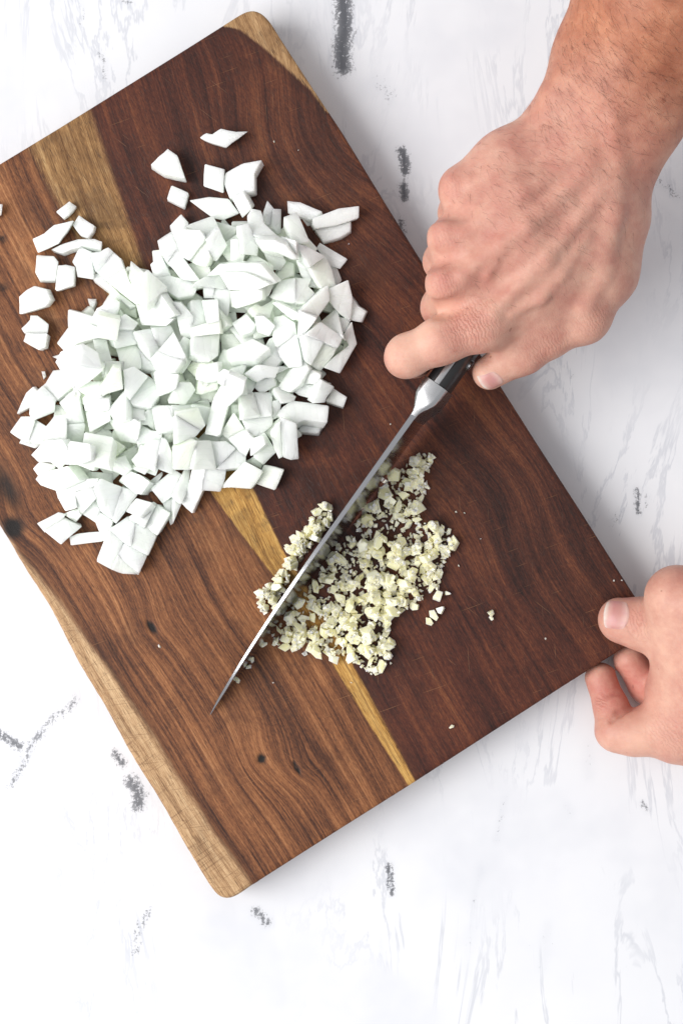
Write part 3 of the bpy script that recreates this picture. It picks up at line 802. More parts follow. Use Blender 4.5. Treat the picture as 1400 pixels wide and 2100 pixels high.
# ------------------------------------------------------------------ onion
def onion_mat(deep=False):
    N = NT('onion_heart' if deep else 'onion_flesh')
    oi = N.n('ShaderNodeObjectInfo'); rnd = oi.outputs['Random']
    pos = N.n('ShaderNodeTexCoord').outputs['Object']
    wv = N.n('ShaderNodeTexWave', wave_type='BANDS', bands_direction='DIAGONAL'); N.set(wv.inputs['Vector'], pos)
    wv.inputs['Scale'].default_value = 95; wv.inputs['Distortion'].default_value = 3.0; wv.inputs['Detail'].default_value = 2; wv.inputs['Detail Scale'].default_value = 1.2
    fine = N.noise(pos, 700, 3, .6)
    c = N.ramp(rnd, [(.0, (.90, .95, .905)), (.6, (.885, .95, .88)), (.9, (.87, .945, .84)), (1.0, (.855, .935, .77))]) if not deep else N.ramp(rnd, [(.0, (.875, .935, .85)), (.6, (.865, .93, .81)), (1.0, (.85, .92, .73))])
    # grown layers: thin seams a few millimetres apart
    vm = N.n('ShaderNodeVectorMath', operation='DOT_PRODUCT'); N.set(vm.inputs[0], pos)
    an = N.math('MULTIPLY', rnd, 37.0); N.set(vm.inputs[1], N.xyz(N.math('COSINE', an), N.math('SINE', an), .35))
    ph = N.math('ADD', N.math('MULTIPLY', vm.outputs['Value'], N.math('MULTIPLY_ADD', N.math('FRACT', an), 190.0, 150.0)), N.math('MULTIPLY', N.noise(pos, 60, 2), 1.6))
    saw = N.math('FRACT', ph)
    seam = N.math('MULTIPLY', N.step(saw, .0, .10), N.step(saw, 1.0, .93))
    c = N.mix(N.math('MULTIPLY', N.math('SUBTRACT', 1.0, seam), .17), c, (.70, .76, .70))
    c = N.mix(N.math('MULTIPLY', saw, .12), c, (.76, .81, .76))
    c = N.mix(N.step(N.noise(pos, 130, 2), .5, .75, 0, .22), c, (.91, .955, .93))
    N.p(Base_Color=c, Roughness=N.math('MULTIPLY_ADD', fine, .2, .30), Normal=N.bump(N.math('ADD', N.math('MULTIPLY', seam, .22), N.math('ADD', N.math('MULTIPLY', saw, .45), N.math('MULTIPLY', fine, .4))), .40, .0010))
    N.b.inputs['Specular IOR Level'].default_value = .5
    N.b.inputs['Coat Weight'].default_value = .5; N.b.inputs['Coat Roughness'].default_value = .10
    N.b.inputs['Subsurface Weight'].default_value = 1.0
    N.b.inputs['Subsurface Radius'].default_value = (1.0, 1.0, .95)
    N.b.inputs['Subsurface Scale'].default_value = .0065
    return N.m
ONION = onion_mat(); ONION_HEART = onion_mat(True)

GS = 4.0
GX = np.arange(-40, 1500, GS); GY = np.arange(200, 1560, GS)
GXX, GYY = np.meshgrid(GX, GY)
HM = np.zeros_like(GXX)
def inside(poly):
    poly = np.asarray(poly, float); c = np.zeros(GXX.shape, bool)
    x0, y0 = poly.min(0); x1, y1 = poly.max(0)
    ix = np.where((GX >= x0 - GS) & (GX <= x1 + GS))[0]; iy = np.where((GY >= y0 - GS) & (GY <= y1 + GS))[0]
    if len(ix) == 0 or len(iy) == 0: return c
    sl = (slice(iy[0], iy[-1] + 1), slice(ix[0], ix[-1] + 1))
    X, Y = GXX[sl], GYY[sl]; r = np.zeros(X.shape, bool); n = len(poly)
    for i in range(n):
        (xa, ya), (xb, yb) = poly[i], poly[(i + 1) % n]
        m = (ya > Y) != (yb > Y)
        r ^= m & (X < (xb - xa) * (Y - ya) / ((yb - ya) if yb != ya else 1e-9) + xa)
    c[sl] = r; return c

def settle(poly, t, jitter, maxs, pct=84):
    """rest a slab of thickness t (mm) on what is already there: returns plane (h0, sx, sy) of its top, mm and mm/px"""
    poly = np.asarray(poly, float); cx, cy = poly.mean(0)
    m = inside(poly)
    if m.sum() < 3:
        j = int(np.clip((cx - GX[0]) / GS, 0, len(GX) - 1)); i = int(np.clip((cy - GY[0]) / GS, 0, len(GY) - 1)); m[i, j] = True
    X, Y, H = GXX[m] - cx, GYY[m] - cy, HM[m]
    sx = sy = 0.0
    if m.sum() > 6:
        A = np.stack([np.ones_like(X), X, Y], -1)
        _, sx, sy = np.linalg.lstsq(A, H, rcond=None)[0]
    sx += RNG.randn() * jitter * .27; sy += RNG.randn() * jitter * .27
    s = math.hypot(sx, sy) / .27
    if s > maxs: sx *= maxs / s; sy *= maxs / s
    pl = sx * X + sy * Y
    r = H - pl
    a = np.percentile(r, pct) if H.max() > .3 else max(0, -(sx * (poly[:, 0] - cx) + sy * (poly[:, 1] - cy)).min()) 
    a = max(a, -(sx * (poly[:, 0] - cx) + sy * (poly[:, 1] - cy)).min() * .9)
    top = a + t * math.sqrt(1 + (s / 1) ** 2 if s < maxs else 1 + maxs ** 2)
    HM[m] = np.maximum(HM[m], top + pl)
    return cx, cy, top, sx, sy

def slab_mesh(name, poly, t, plane, bulge, sub, taper, bev, rs):
    """slab whose top outline is poly (photo px) lying on the given plane; t in mm"""
    cx, cy, h0, sx, sy = plane
    poly = np.asarray(poly, float)
    area2 = sum(poly[i][0] * poly[(i + 1) % len(poly)][1] - poly[(i + 1) % len(poly)][0] * poly[i][1] for i in range(len(poly)))
    if area2 > 0: poly = poly[::-1]              # counter-clockwise seen from above
    ring = []
    n0 = len(poly)
    for i in range(n0):
        a, b = poly[i], poly[(i + 1) % n0]
        for k in range(sub):
            q = a + (b - a) * k / sub
            if k: q = q + rs.randn(2) * .35
            ring.append(q)
    ring = np.array(ring); n = len(ring); c = ring.mean(0)
    rad = np.hypot(*(ring - c).T).max()
    ang = rs.uniform(0, math.pi); ax = np.array([math.cos(ang), math.sin(ang)])
    nrm = np.array([-sx / .27, sy / .27, 1.0]); nrm /= np.linalg.norm(nrm)
    def top(q, drop=0.0):
        s = ((q - c) @ ax) / rad
        h = h0 + sx * (q[0] - cx) + sy * (q[1] - cy) - bulge * (s * s - .35) - drop
        return P(q[0], q[1], h / 1000)
    off = (rs.randn(2) * taper)
    V = []
    ins = lambda f, d: [c + (q - c) * f + 0 * d for q in ring]
    e = bev / (rad * .27)
    for q in ring: V.append(top(q, bev * .9))                                  # 0 edge below bevel
    for q in ins(1 - e, 0): V.append(top(q))                                   # 1 top rim
    for q in ins(.55, 0): V.append(top(q) + nrm * rs.randn() * .00006)         # 2 inner
    sc = 1 + rs.uniform(-.16, .06)
    for q in ring:
        q2 = c + (q - c) * sc
        b = top(q2) - nrm * t / 1000; b[:2] += off / 1000; V.append(b)         # 3 bottom
    V.append(top(c)); V.append(top(c) - nrm * t / 1000 + np.r_[off, 0] / 1000)
    F = []
    for r0, r1 in ((1, 0), (2, 1), (0, 3)):
        for i in range(n):
            j = (i + 1) % n
            F.append((r0 * n + i, r1 * n + i, r1 * n + j, r0 * n + j))
    for i in range(n):
        j = (i + 1) % n
        F.append((4 * n, 2 * n + i, 2 * n + j)); F.append((4 * n + 1, 3 * n + j, 3 * n + i))
    V = np.array(V); V[:, 2] = np.maximum(V[:, 2], ZT + .00012)
    o = V.mean(0); o[2] = V[:, 2].min()
    me = mesh_from(name, V - o, F, True, 32)
    fix_normals(me)
    return me, o

T1 = (0, 380, 3.5); T2 = (300, 250, 3.043); T3 = (380, 480, 3.5); T4 = (0, 600, 3.5); T5 = (360, 700, 3.5); T6 = (0, 820, 3.5); T7 = (200, 900, 3.5)
# tile, layer, outline, own label (loose pieces only)
ON = [
 (T1,0,[(-40,130),(22,135),(12,215),(-40,225)],'onion piece cut by the frame edge, beside the pale sapwood streak'),
 (T1,0,[(405,190),(455,150),(500,115),(552,152),(500,210),(458,240)],'small curved onion piece alone on the pale sapwood, above the other dice'),
 (T1,0,[(523,285),(568,215),(680,290),(670,330),(635,380),(575,355)],'small onion cube on pale sapwood touching the pointed onion wedge'),
 (T1,0,[(235,385),(320,345),(390,285),(530,252),(480,340),(420,420),(275,487)],'long pointed onion wedge lying on the pale sapwood side of the heap'),
 (T1,1,[(370,462),(440,425),(560,388),(680,385),(735,405),(725,465),(600,435),(520,460),(450,487)],'thin arched onion strip under the pointed onion wedge'),
 (T1,0,[(265,500),(388,508),(422,550),(400,685),(285,680),(255,625)],'larger square onion cube of the pair beside the heap'),
 (T1,0,[(420,575),(475,570),(538,585),(532,720),(410,760),(398,748)],'upright rectangular onion dice touching the larger square cube'),
 (T1,1,[(525,550),(575,445),(650,480),(670,670),(560,652),(548,585)],None),
 (T1,1,[(670,670),(720,630),(860,780),(970,860),(930,870),(800,770)],None),
 (T1,2,[(655,490),(720,480),(775,450),(865,530),(930,690),(1000,830),(980,855),(870,770),(690,610)],None),
 (T1,2,[(930,660),(945,552),(1060,650),(1150,780),(1250,930),(1180,960),(1080,920),(985,790)],None),
 (T1,0,[(140,800),(195,750),(250,722),(335,745),(368,820),(330,870),(142,928)],'five-sided flat onion piece near the board edge, above the two-layered piece'),
 (T1,0,[(630,812),(695,815),(665,905)],'tiny triangular onion chip on bare wood beside the heap'),
 (T1,1,[(728,885),(790,800),(860,840),(855,880),(815,930)],None),
 (T1,2,[(645,985),(705,880),(820,940),(815,965),(775,1050)],None),
 (T1,1,[(862,825),(970,870),(980,950),(870,912)],None),
 (T1,1,[(1085,570),(1155,500),(1200,600),(1225,650),(1105,665)],None),
 (T1,4,[(1100,670),(1230,655),(1340,680),(1410,720),(1390,780),(1280,800),(1180,740)],None),
 (T1,1,[(1225,290),(1300,212),(1350,270),(1340,330),(1240,330)],None),
 (T1,0,[(1200,98),(1232,0),(1355,55),(1325,160)],'small onion cube just below the curved triangular onion piece'),
 (T1,2,[(1135,400),(1235,335),(1260,400),(1320,530),(1400,640),(1290,655),(1210,560),(1155,480)],None),
 (T2,0,[(335,98),(375,70),(410,78),(465,42),(560,62),(635,60),(580,100),(500,160),(400,130)],'topmost onion sliver, boat-shaped, far from the heap near the board end'),
 (T2,0,[(28,268),(80,215),(135,168),(195,210),(243,352),(110,322)],'curved triangular onion piece alone on the dark wood'),
 (T2,0,[(365,262),(487,295),(485,350),(480,445),(358,402)],'square onion dice touching the winged onion piece'),
 (T2,0,[(495,320),(600,260),(722,238),(675,320),(676,430),(520,475),(495,410),(487,375)],'winged onion piece with one long raised corner'),
 (T2,1,[(535,480),(600,432),(660,540),(600,600)],'narrow onion dice under the winged piece'),
 (T2,0,[(268,490),(390,468),(515,480),(582,570),(480,612),(415,600)],'flat diamond-shaped onion slice between the small cube and the heap'),
 (T2,0,[(470,625),(490,612),(570,715),(540,790),(500,790)],None),
 (T2,2,[(635,590),(660,548),(715,560),(730,630),(840,730),(800,755),(660,700),(640,640)],None),
 (T2,1,[(730,570),(755,495),(795,545),(790,655),(735,625)],None),(T2,1,[(795,548),(840,550),(838,690),(820,695),(790,655)],None),
 (T2,1,[(890,570),(885,497),(960,505),(1090,560),(1040,600),(1000,605),(940,575)],None),
 (T2,1,[(860,600),(940,570),(1012,740),(960,750),(905,720)],None),
 (T2,0,[(970,600),(1040,600),(1040,625),(1005,650)],None),
 (T2,1,[(1040,600),(1200,540),(1327,525),(1325,600),(1180,645),(1055,665),(1040,640)],'long rectangular onion bar at the heap corner nearest the hand'),
 (T2,0,[(1050,672),(1180,648),(1275,620),(1272,680),(1210,720),(1105,748)],'thick onion bar tucked under the long rectangular bar'),
 (T2,4,[(160,670),(330,680),(380,760),(395,850),(370,898),(320,890),(230,840)],None),
 (T2,3,[(250,650),(415,590),(440,640),(500,770),(440,865),(395,850),(380,750),(330,675)],None),
 (T2,2,[(530,740),(600,730),(620,800),(600,890),(530,880)],None),
 (T2,2,[(585,655),(635,640),(700,760),(690,830),(600,820)],None),
 (T2,5,[(690,740),(800,740),(870,770),(935,850),(900,855),(830,820),(730,800)],None),
 (T2,2,[(845,720),(910,745),(1000,780),(950,850),(920,830)],None),
 (T3,3,[(775,65),(880,95),(1000,160),(1050,260),(1080,385),(970,380),(900,250),(830,130)],None),
 (T3,2,[(795,180),(860,175),(960,300),(970,380),(890,375),(830,290)],None),
 (T3,3,[(690,20),(790,50),(800,170),(760,175),(700,100)],None),
 (T3,5,[(560,120),(700,170),(720,200),(680,260),(620,250)],None),
 (T3,4,[(650,300),(720,195),(775,215),(770,290),(680,330)],None),
 (T3,4,[(490,30),(600,30),(690,80),(700,170),(560,130)],None),
 (T3,0,[(940,100),(965,62),(1165,180),(1110,250),(1040,235)],'translucent onion rectangle lying flat in shade at the heap edge'),
 (T3,1,[(1050,240),(1090,250),(1120,330),(1080,390)],None),
 (T3,6,[(255,285),(420,280),(500,310),(600,360),(555,380),(490,405),(320,395)],None),
 (T3,5,[(170,300),(250,225),(340,215),(530,215),(640,340),(600,360),(480,290),(260,285)],None),
 (T3,5,[(330,410),(480,405),(550,375),(545,470),(370,530),(335,520)],None),
 (T3,4,[(545,390),(640,350),(600,440),(545,465)],None),
 (T3,4,[(610,450),(680,340),(790,318),(900,325),(880,375),(930,430),(860,490),(700,480)],None),
 (T3,5,[(630,500),(660,495),(825,575),(820,600),(770,615),(700,560)],None),
 (T3,5,[(465,535),(510,500),(550,520),(640,465),(625,530),(600,600),(500,580)],None),
 (T3,5,[(340,640),(440,580),(500,650),(480,700),(400,725)],None),
 (T3,6,[(500,590),(560,590),(640,660),(600,730),(520,700)],None),
 (T3,5,[(640,600),(700,590),(780,640),(830,940),(740,955),(680,880),(630,740)],None),
 (T3,5,[(820,560),(1020,370),(1030,480),(900,660),(820,745),(805,735)],None),
 (T3,4,[(1030,400),(1165,338),(1195,460),(1180,620),(1100,560),(1040,480)],None),
 (T3,6,[(830,760),(1085,535),(1100,600),(1130,730),(1060,870),(970,980),(855,905)],None),
 (T3,5,[(1100,600),(1185,610),(1150,700),(1100,700)],None),
 (T3,1,[(1130,740),(1190,640),(1225,790),(1190,850),(1110,990),(1000,950),(1070,880),(1170,800)],None),
 (T3,0,[(1180,440),(1240,520),(1293,555),(1260,628),(1175,610)],None),
 (T3,5,[(310,830),(480,755),(600,820),(500,900),(320,905)],None),
 (T3,4,[(600,760),(640,740),(690,900),(640,960),(480,930),(540,880)],None),
 (T3,7,[(45,482),(232,472),(245,700),(230,870),(180,905),(130,895),(50,850)],None),
 (T3,6,[(200,390),(325,400),(305,585),(245,580),(235,470),(210,465)],None),
 (T3,6,[(130,380),(205,375),(205,460),(135,460)],None),
 (T3,5,[(40,380),(140,310),(260,285),(310,395),(210,385),(130,375)],None),
 (T3,4,[(885,930),(970,975),(945,1005),(885,970)],None),
 (T3,4,[(440,1000),(540,940),(690,950),(740,960),(650,1000),(560,1050)],None),
 (T4,1,[(155,258),(218,195),(220,165),(272,165),(352,228),(345,290),(180,295)],'upper half of the two-layered onion piece beside the heap'),
 (T4,0,[(188,292),(345,292),(325,395),(280,412),(170,350)],'lower half of the two-layered onion piece beside the heap'),
 (T4,1,[(498,125),(670,175),(645,215),(700,250),(498,250)],None),
 (T4,2,[(420,360),(500,250),(640,230),(730,270),(700,320),(560,360),(475,420)],None),
 (T4,3,[(805,235),(900,155),(990,220),(960,260),(830,255)],None),
 (T4,5,[(405,500),(440,430),(600,370),(700,430),(735,560),(640,640),(540,700),(480,620)],None),
 (T4,4,[(670,335),(765,345),(800,480),(798,555),(730,555),(700,440)],None),
 (T4,3,[(380,460),(470,430),(450,460),(425,480)],None),
 (T4,0,[(300,565),(325,565),(335,600),(315,622)],'tiny onion chip on bare wood near the long bent onion piece'),
 (T4,2,[(335,650),(385,565),(460,555),(500,640),(510,680),(395,780),(390,850),(245,910),(218,870),(230,750)],None),
 (T4,0,[(122,872),(190,720),(240,675),(285,715),(225,780),(215,825)],'onion sliver with fringed edge under the long bent piece'),
 (T4,1,[(430,790),(550,690),(582,735),(505,870),(480,860)],None),
 (T4,1,[(80,1000),(155,895),(220,895),(328,960),(325,1040),(290,1080),(160,1050)],None),
 (T6,0,[(145,310),(160,280),(300,260),(290,320),(250,345)],None),
 (T4,2,[(330,970),(395,890),(480,880),(470,1060),(400,1110),(330,1050)],None),
 (T4,3,[(480,870),(560,750),(610,960),(590,1090),(480,1060)],None),
 (T4,4,[(720,690),(810,550),(862,550),(880,690),(780,720),(730,745)],None),
 (T4,4,[(560,690),(640,640),(750,640),(725,750),(600,720)],None),
 (T4,6,[(805,290),(890,250),(980,280),(1000,330),(1010,540),(880,560),(860,480)],None),
 (T4,7,[(965,285),(1225,240),(1270,330),(1330,450),(1250,570),(1130,570),(1010,340)],None),
 (T4,6,[(1010,340),(1060,400),(1130,555),(1010,540),(1000,480)],None),
 (T4,7,[(890,560),(960,535),(1130,650),(1140,740),(1080,810),(960,800),(900,720)],None),
 (T4,6,[(1215,790),(1280,650),(1370,650),(1400,700),(1330,800)],None),
 (T4,4,[(985,90),(1080,140),(1240,190),(1190,235),(1020,230)],None),
 (T4,6,[(1250,75),(1300,80),(1385,170),(1380,330),(1300,300)],None),
 (T4,5,[(1110,570),(1280,590),(1260,690),(1140,740)],None),
 (T4,5,[(780,840),(900,700),(900,910),(830,930)],None),
 (T4,5,[(600,760),(780,760),(790,920),(650,1000)],None),
 (T6,7,[(950,180),(1100,45),(1400,40),(1520,60),(1500,170),(1100,215),(1060,180)],None),
 (T4,6,[(790,920),(960,910),(1080,990),(1160,1000),(1150,1060),(1000,1080),(870,1060)],None),
 (T5,6,[(215,660),(270,430),(385,420),(320,660),(300,675)],None),(T5,6,[(275,425),(385,240),(495,290),(480,370),(385,460)],None),
 (T5,5,[(160,190),(220,170),(300,150),(305,270),(220,290),(150,270)],None),
 (T5,6,[(155,375),(170,290),(305,270),(300,345),(190,380)],None),
 (T5,5,[(310,230),(345,200),(385,215),(345,320),(305,295)],None),
 (T5,4,[(390,200),(515,160),(470,255),(440,240)],None),
 (T5,5,[(510,235),(600,170),(740,190),(710,260),(640,260),(590,290)],None),
 (T5,6,[(500,260),(590,285),(540,375),(500,350)],None),
 (T5,6,[(570,330),(600,275),(690,250),(720,315),(620,375)],None),
 (T5,3,[(740,330),(820,210),(920,150),(955,200),(890,310),(820,360)],None),
 (T5,2,[(890,310),(960,200),(1040,240),(1030,300)],None),
 (T5,2,[(850,355),(920,315),(1040,305),(1100,300),(1020,400),(1000,420),(890,385)],None),
 (T5,3,[(985,440),(1050,285),(1135,330),(1090,390),(1070,435)],None),
 (T5,1,[(1075,430),(1130,335),(1230,400),(1205,472)],'onion stub pointing out of the heap towards the bolster'),
 (T5,3,[(725,530),(770,470),(830,425),(1100,462),(1088,585),(920,565),(850,600),(760,545)],'long rectangular onion bar lying across others, nearest the knife'),
 (T5,3,[(705,340),(740,330),(860,395),(850,425),(765,440)],None),
 (T5,1,[(880,645),(930,575),(1060,585),(1022,658)],None),
 (T5,2,[(755,545),(870,590),(885,845),(830,852),(770,830)],'upright rectangular onion bar with ragged end, below the crosswise bar'),
 (T5,1,[(680,660),(750,580),(765,825),(740,835),(710,770)],None),
 (T5,5,[(470,370),(690,370),(690,600),(610,670),(540,685),(480,560)],None),
 (T5,3,[(560,700),(640,660),(720,790),(630,880),(565,830)],None),
 (T5,4,[(540,700),(620,680),(640,740),(540,820)],None),
 (T5,2,[(505,860),(560,830),(620,880),(610,915)],None),
 (T7,1,[(1130,320),(1195,185),(1340,220),(1275,370)],'square onion dice at the heap corner beside the golden sapwood streak'),
 (T7,3,[(885,350),(1060,170),(1180,235),(1130,320),(1100,355),(950,345)],None),
 (T7,6,[(550,80),(680,20),(920,20),(1060,120),(1060,200),(920,215),(550,215)],None),
 (T5,5,[(330,660),(420,520),(500,640),(560,700),(500,830),(380,700)],None),
 (T5,7,[(0,510),(160,480),(210,600),(130,690),(0,735)],None),
 (T5,2,[(700,430),(760,420),(740,540),(700,560)],None),
 (T6,3,[(235,395),(320,300),(440,290),(480,350),(480,460),(330,440),(280,440)],None),
 (T6,3,[(480,340),(510,300),(640,320),(650,430),(560,460),(480,460)],None),
 (T6,2,[(245,495),(290,445),(400,470),(380,530),(280,545)],None),
 (T6,3,[(265,570),(290,535),(480,480),(560,580),(410,650),(300,610)],None),
 (T6,2,[(410,650),(560,570),(700,570),(680,620),(540,660),(550,770),(475,790),(425,700)],None),
 (T6,2,[(540,670),(690,620),(750,760),(720,800),(690,875),(570,800)],None),
 (T6,3,[(690,640),(730,570),(820,610),(900,640),(990,660),(980,690),(930,760),(840,880),(760,800)],None),
 (T6,0,[(275,885),(420,810),(470,825),(440,880),(330,950)],None),
 (T6,1,[(330,950),(470,860),(590,910),(530,960),(440,1040)],'pointed onion piece resting on another at the heap corner nearest the live edge'),
 (T6,1,[(460,820),(555,785),(580,830),(545,875)],None),
 (T6,0,[(500,985),(560,960),(725,945),(745,1015),(510,1045)],'low curved onion strip between the pointed piece and the big onion wedge'),
 (T6,1,[(690,880),(720,810),(810,870),(790,940),(745,1010)],None),
 (T7,1,[(0,875),(85,665),(185,735),(140,880),(110,935)],None),(T7,1,[(130,880),(200,740),(355,830),(290,970),(180,965),(110,938)],None),
 (T7,2,[(90,650),(220,560),(370,640),(420,700),(360,830),(190,735)],None),(T7,2,[(230,560),(310,500),(400,455),(515,540),(430,690),(370,640)],None),
 (T7,3,[(280,430),(390,460),(300,560),(210,520)],None),
 (T7,2,[(160,305),(215,225),(300,260),(370,310),(310,395),(280,390)],None),
 (T7,1,[(310,390),(370,310),(460,240),(465,260),(400,370)],None),
 (T7,2,[(390,355),(545,225),(605,265),(550,395),(470,455)],None),
 (T7,0,[(470,460),(545,435),(545,600),(525,615)],None),(T7,1,[(548,400),(605,460),(545,600)],None),
 (T7,2,[(545,400),(625,225),(665,220),(650,360),(605,460)],None),
 (T7,2,[(605,455),(650,370),(680,215),(770,220),(750,370),(680,525),(640,490)],None),
 (T7,2,[(755,365),(770,215),(920,215),(910,290),(880,375)],None),
 (T7,3,[(60,180),(130,145),(240,220),(190,265),(90,220)],None),
 (T7,4,[(125,150),(200,120),(250,215),(230,225)],None),
 (T7,3,[(255,215),(330,180),(385,200),(340,255)],None),
 (T7,5,[(370,10),(500,20),(545,130),(540,250),(420,205),(340,160),(250,150)],None),
]
# pieces underneath, glimpsed through the gaps
HEAPLINE = [(150,640),(230,600),(330,500),(420,450),(560,440),(660,520),(710,640),(700,740),(600,800),(590,880),(520,960),(380,970),(280,960),(180,1020),(110,960),(90,880),(150,800),(140,720)]
def in_poly(x, y, poly):
    c = False; n = len(poly)
    for i in range(n):
        (xa, ya), (xb, yb) = poly[i], poly[(i + 1) % n]
        if (ya > y) != (yb > y) and x < (xb - xa) * (y - ya) / (yb - ya) + xa: c = not c
    return c
FILL = []
hc = np.array([390., 720.])
tries = 0
while len(FILL) < 34 and tries < 9000:
    tries += 1
    x, y = RNG.uniform(90, 710), RNG.uniform(440, 1020)
    if not in_poly(x, y, HEAPLINE): continue
    f = 1 - min(1, np.hypot((x - hc[0]) / 330, (y - hc[1]) / 300))
    lay = [0.5, 1.5, 2.5, 3.5, 4.5][min(4, int(RNG.uniform(0, .7 + 5.6 * f)))]
    if any(np.hypot(x - a, y - b) < 22 and l == lay for a, b, l, _ in FILL): continue
    L, Wd = RNG.uniform(50, 70), RNG.uniform(42, 58); a = RNG.uniform(0, math.pi)
    pts = [(-L / 2, -Wd / 2), (L / 2, -Wd / 2 * RNG.uniform(.6, 1.1)), (L / 2 * RNG.uniform(.8, 1.1), Wd / 2), (-L / 2 * RNG.uniform(.7, 1.1), Wd / 2 * RNG.uniform(.7, 1.1))]
    FILL.append((x, y, lay, [(x + p * math.cos(a) - q * math.sin(a), y + p * math.sin(a) + q * math.cos(a)) for p, q in pts]))

for gx in range(90, 730, 46):          # the lowest course, glimpsed between the dice above
    for gy in range(440, 1040, 46):
        x, y = gx + RNG.uniform(-9, 9) + (23 if (gy // 46) % 2 else 0), gy + RNG.uniform(-9, 9)
        if not in_poly(hc[0] + (x - hc[0]) * 1.04, hc[1] + (y - hc[1]) * 1.04, HEAPLINE): continue
        a = RNG.uniform(0, math.pi); L, Wd = RNG.uniform(50, 60), RNG.uniform(44, 54)
        FILL.append((x, y, .4, [(x + p * math.cos(a) - q * math.sin(a), y + p * math.sin(a) + q * math.cos(a)) for p, q in ((-L / 2, -Wd / 2), (L / 2, -Wd / 2 * .9), (L / 2 * .95, Wd / 2), (-L / 2 * .9, Wd / 2))]))

def split(poly, amax, rs):
    p = np.array(poly, float); n = len(p)
    A = abs(sum(p[i][0] * p[(i + 1) % n][1] - p[(i + 1) % n][0] * p[i][1] for i in range(n))) / 2
    if A < amax: return [poly]
    c = p.mean(0); w, v = np.linalg.eigh(np.cov((p - c).T)); ax = v[:, 1]
    a = rs.uniform(-.3, .3); ax = np.array([ax[0] * math.cos(a) - ax[1] * math.sin(a), ax[0] * math.sin(a) + ax[1] * math.cos(a)])
    c = c + ax * rs.uniform(-.12, .12) * math.sqrt(w[1])
    out = []
    for sg in (1, -1):
        q = []
        for i in range(n):
            A_, B_ = p[i], p[(i + 1) % n]; da, db = sg * ((A_ - c) @ ax) - .6, sg * ((B_ - c) @ ax) - .6
            if da >= 0: q.append(tuple(A_))
            if (da >= 0) != (db >= 0): q.append(tuple(A_ + (B_ - A_) * da / (da - db)))
        if len(q) >= 3: out += split(q, amax, rs)
    return out

def soften(poly, f=.045):
    p = np.array(poly, float); n = len(p); q = []
    for i in range(n):
        q.append(p[i] + (p[i - 1] - p[i]) * f); q.append(p[i] + (p[(i + 1) % n] - p[i]) * f)
    return [tuple(x) for x in q]

def heap_label(poly, lay, fill):
    p = np.array(poly); c = p.mean(0); d = c - hc
    A = abs(sum(p[i][0] * p[(i + 1) % len(p)][1] - p[(i + 1) % len(p)][0] * p[i][1] for i in range(len(p)))) / 2
    ev = np.linalg.eigvalsh(np.cov((p - c).T)); el = math.sqrt(ev[1] / max(ev[0], 1))
    shape = 'small onion chip' if A < 750 else 'long onion bar' if el > 2.0 else 'large flat onion slab' if A > 3000 else 'onion dice'
    if math.hypot(d[0] / 330, d[1] / 320) < .42: where = 'on the crown of the onion heap'
    else:
        a = math.degrees(math.atan2(d[1], d[0])) % 360
        zones = [(20, 'on the heap side facing the knife bolster'), (70, 'on the heap side facing the minced garlic'), (115, 'at the heap foot by the golden streak'), (160, 'at the heap foot nearest the live edge'),
                 (205, 'on the heap flank nearest the frame edge'), (250, 'on the heap flank by the pale sapwood'), (300, 'at the heap end nearest the loose dice'), (361, 'on the heap side facing the gripping hand')]
        where = next(w for lim, w in zones if a < lim)
    return ('half-buried pale green ' if fill else 'white ') + shape + ' ' + where

def build_onion():
    items = []
    for (ox, oy, s), lay, pts, lab in ON: items.append((lay, [(ox + x / s, oy + y / s) for x, y in pts], lab, False))
    for x, y, lay, pts in FILL: items.append((lay, pts, None, True))
    rs = np.random.RandomState(3)
    items = [(lay, q, lab, fill) for lay, poly, lab, fill in items for q in (split(poly, 2500, rs) if lab is None and not fill else [poly])]
    items.sort(key=lambda q: q[0])
    low = []
    for lay, poly, lab, fill in items:
        if lab is None and not fill:
            p = np.array(poly); c = p.mean(0); poly = [tuple(c + (q - c) * 1.07) for q in p]
        A = abs(sum(poly[i][0] * poly[(i + 1) % len(poly)][1] - poly[(i + 1) % len(poly)][0] * poly[i][1] for i in range(len(poly)))) / 2
        size = math.sqrt(A) * .27
        t = float(np.clip(size * rs.uniform(.42, .66), 1.8, 7.0)) if lay != .4 else 3.2
        loose = lay == 0
        pl = settle(poly, t, .05 if loose else (.10 if lay < 2 else .16), .2 if lay < 1 else .5, 72)
        bul = (rs.uniform(.05, .22) if rs.rand() < .75 else -rs.uniform(.02, .08)) * size
        me, o = slab_mesh('onion_piece', soften(poly), t, pl, bul, 2, .7, .26, rs)
        ob = new_obj('onion_piece', me, ONION_HEART if fill else ONION, loc=o)
        tag(ob, lab or heap_label(poly, lay, fill), 'onion piece', 'diced white onion on the board')
        if fill: low.append((ob, poly, pl))
    for ob, poly, (cx, cy, top, sx, sy) in low:      # leave out what the dice above cover entirely
        m = inside(poly)
        seen = (HM[m] <= top + sx * (GXX[m] - cx) + sy * (GYY[m] - cy) + .6).mean() if m.any() else 1
        if seen < .05: bpy.data.objects.remove(ob)
build_onion()

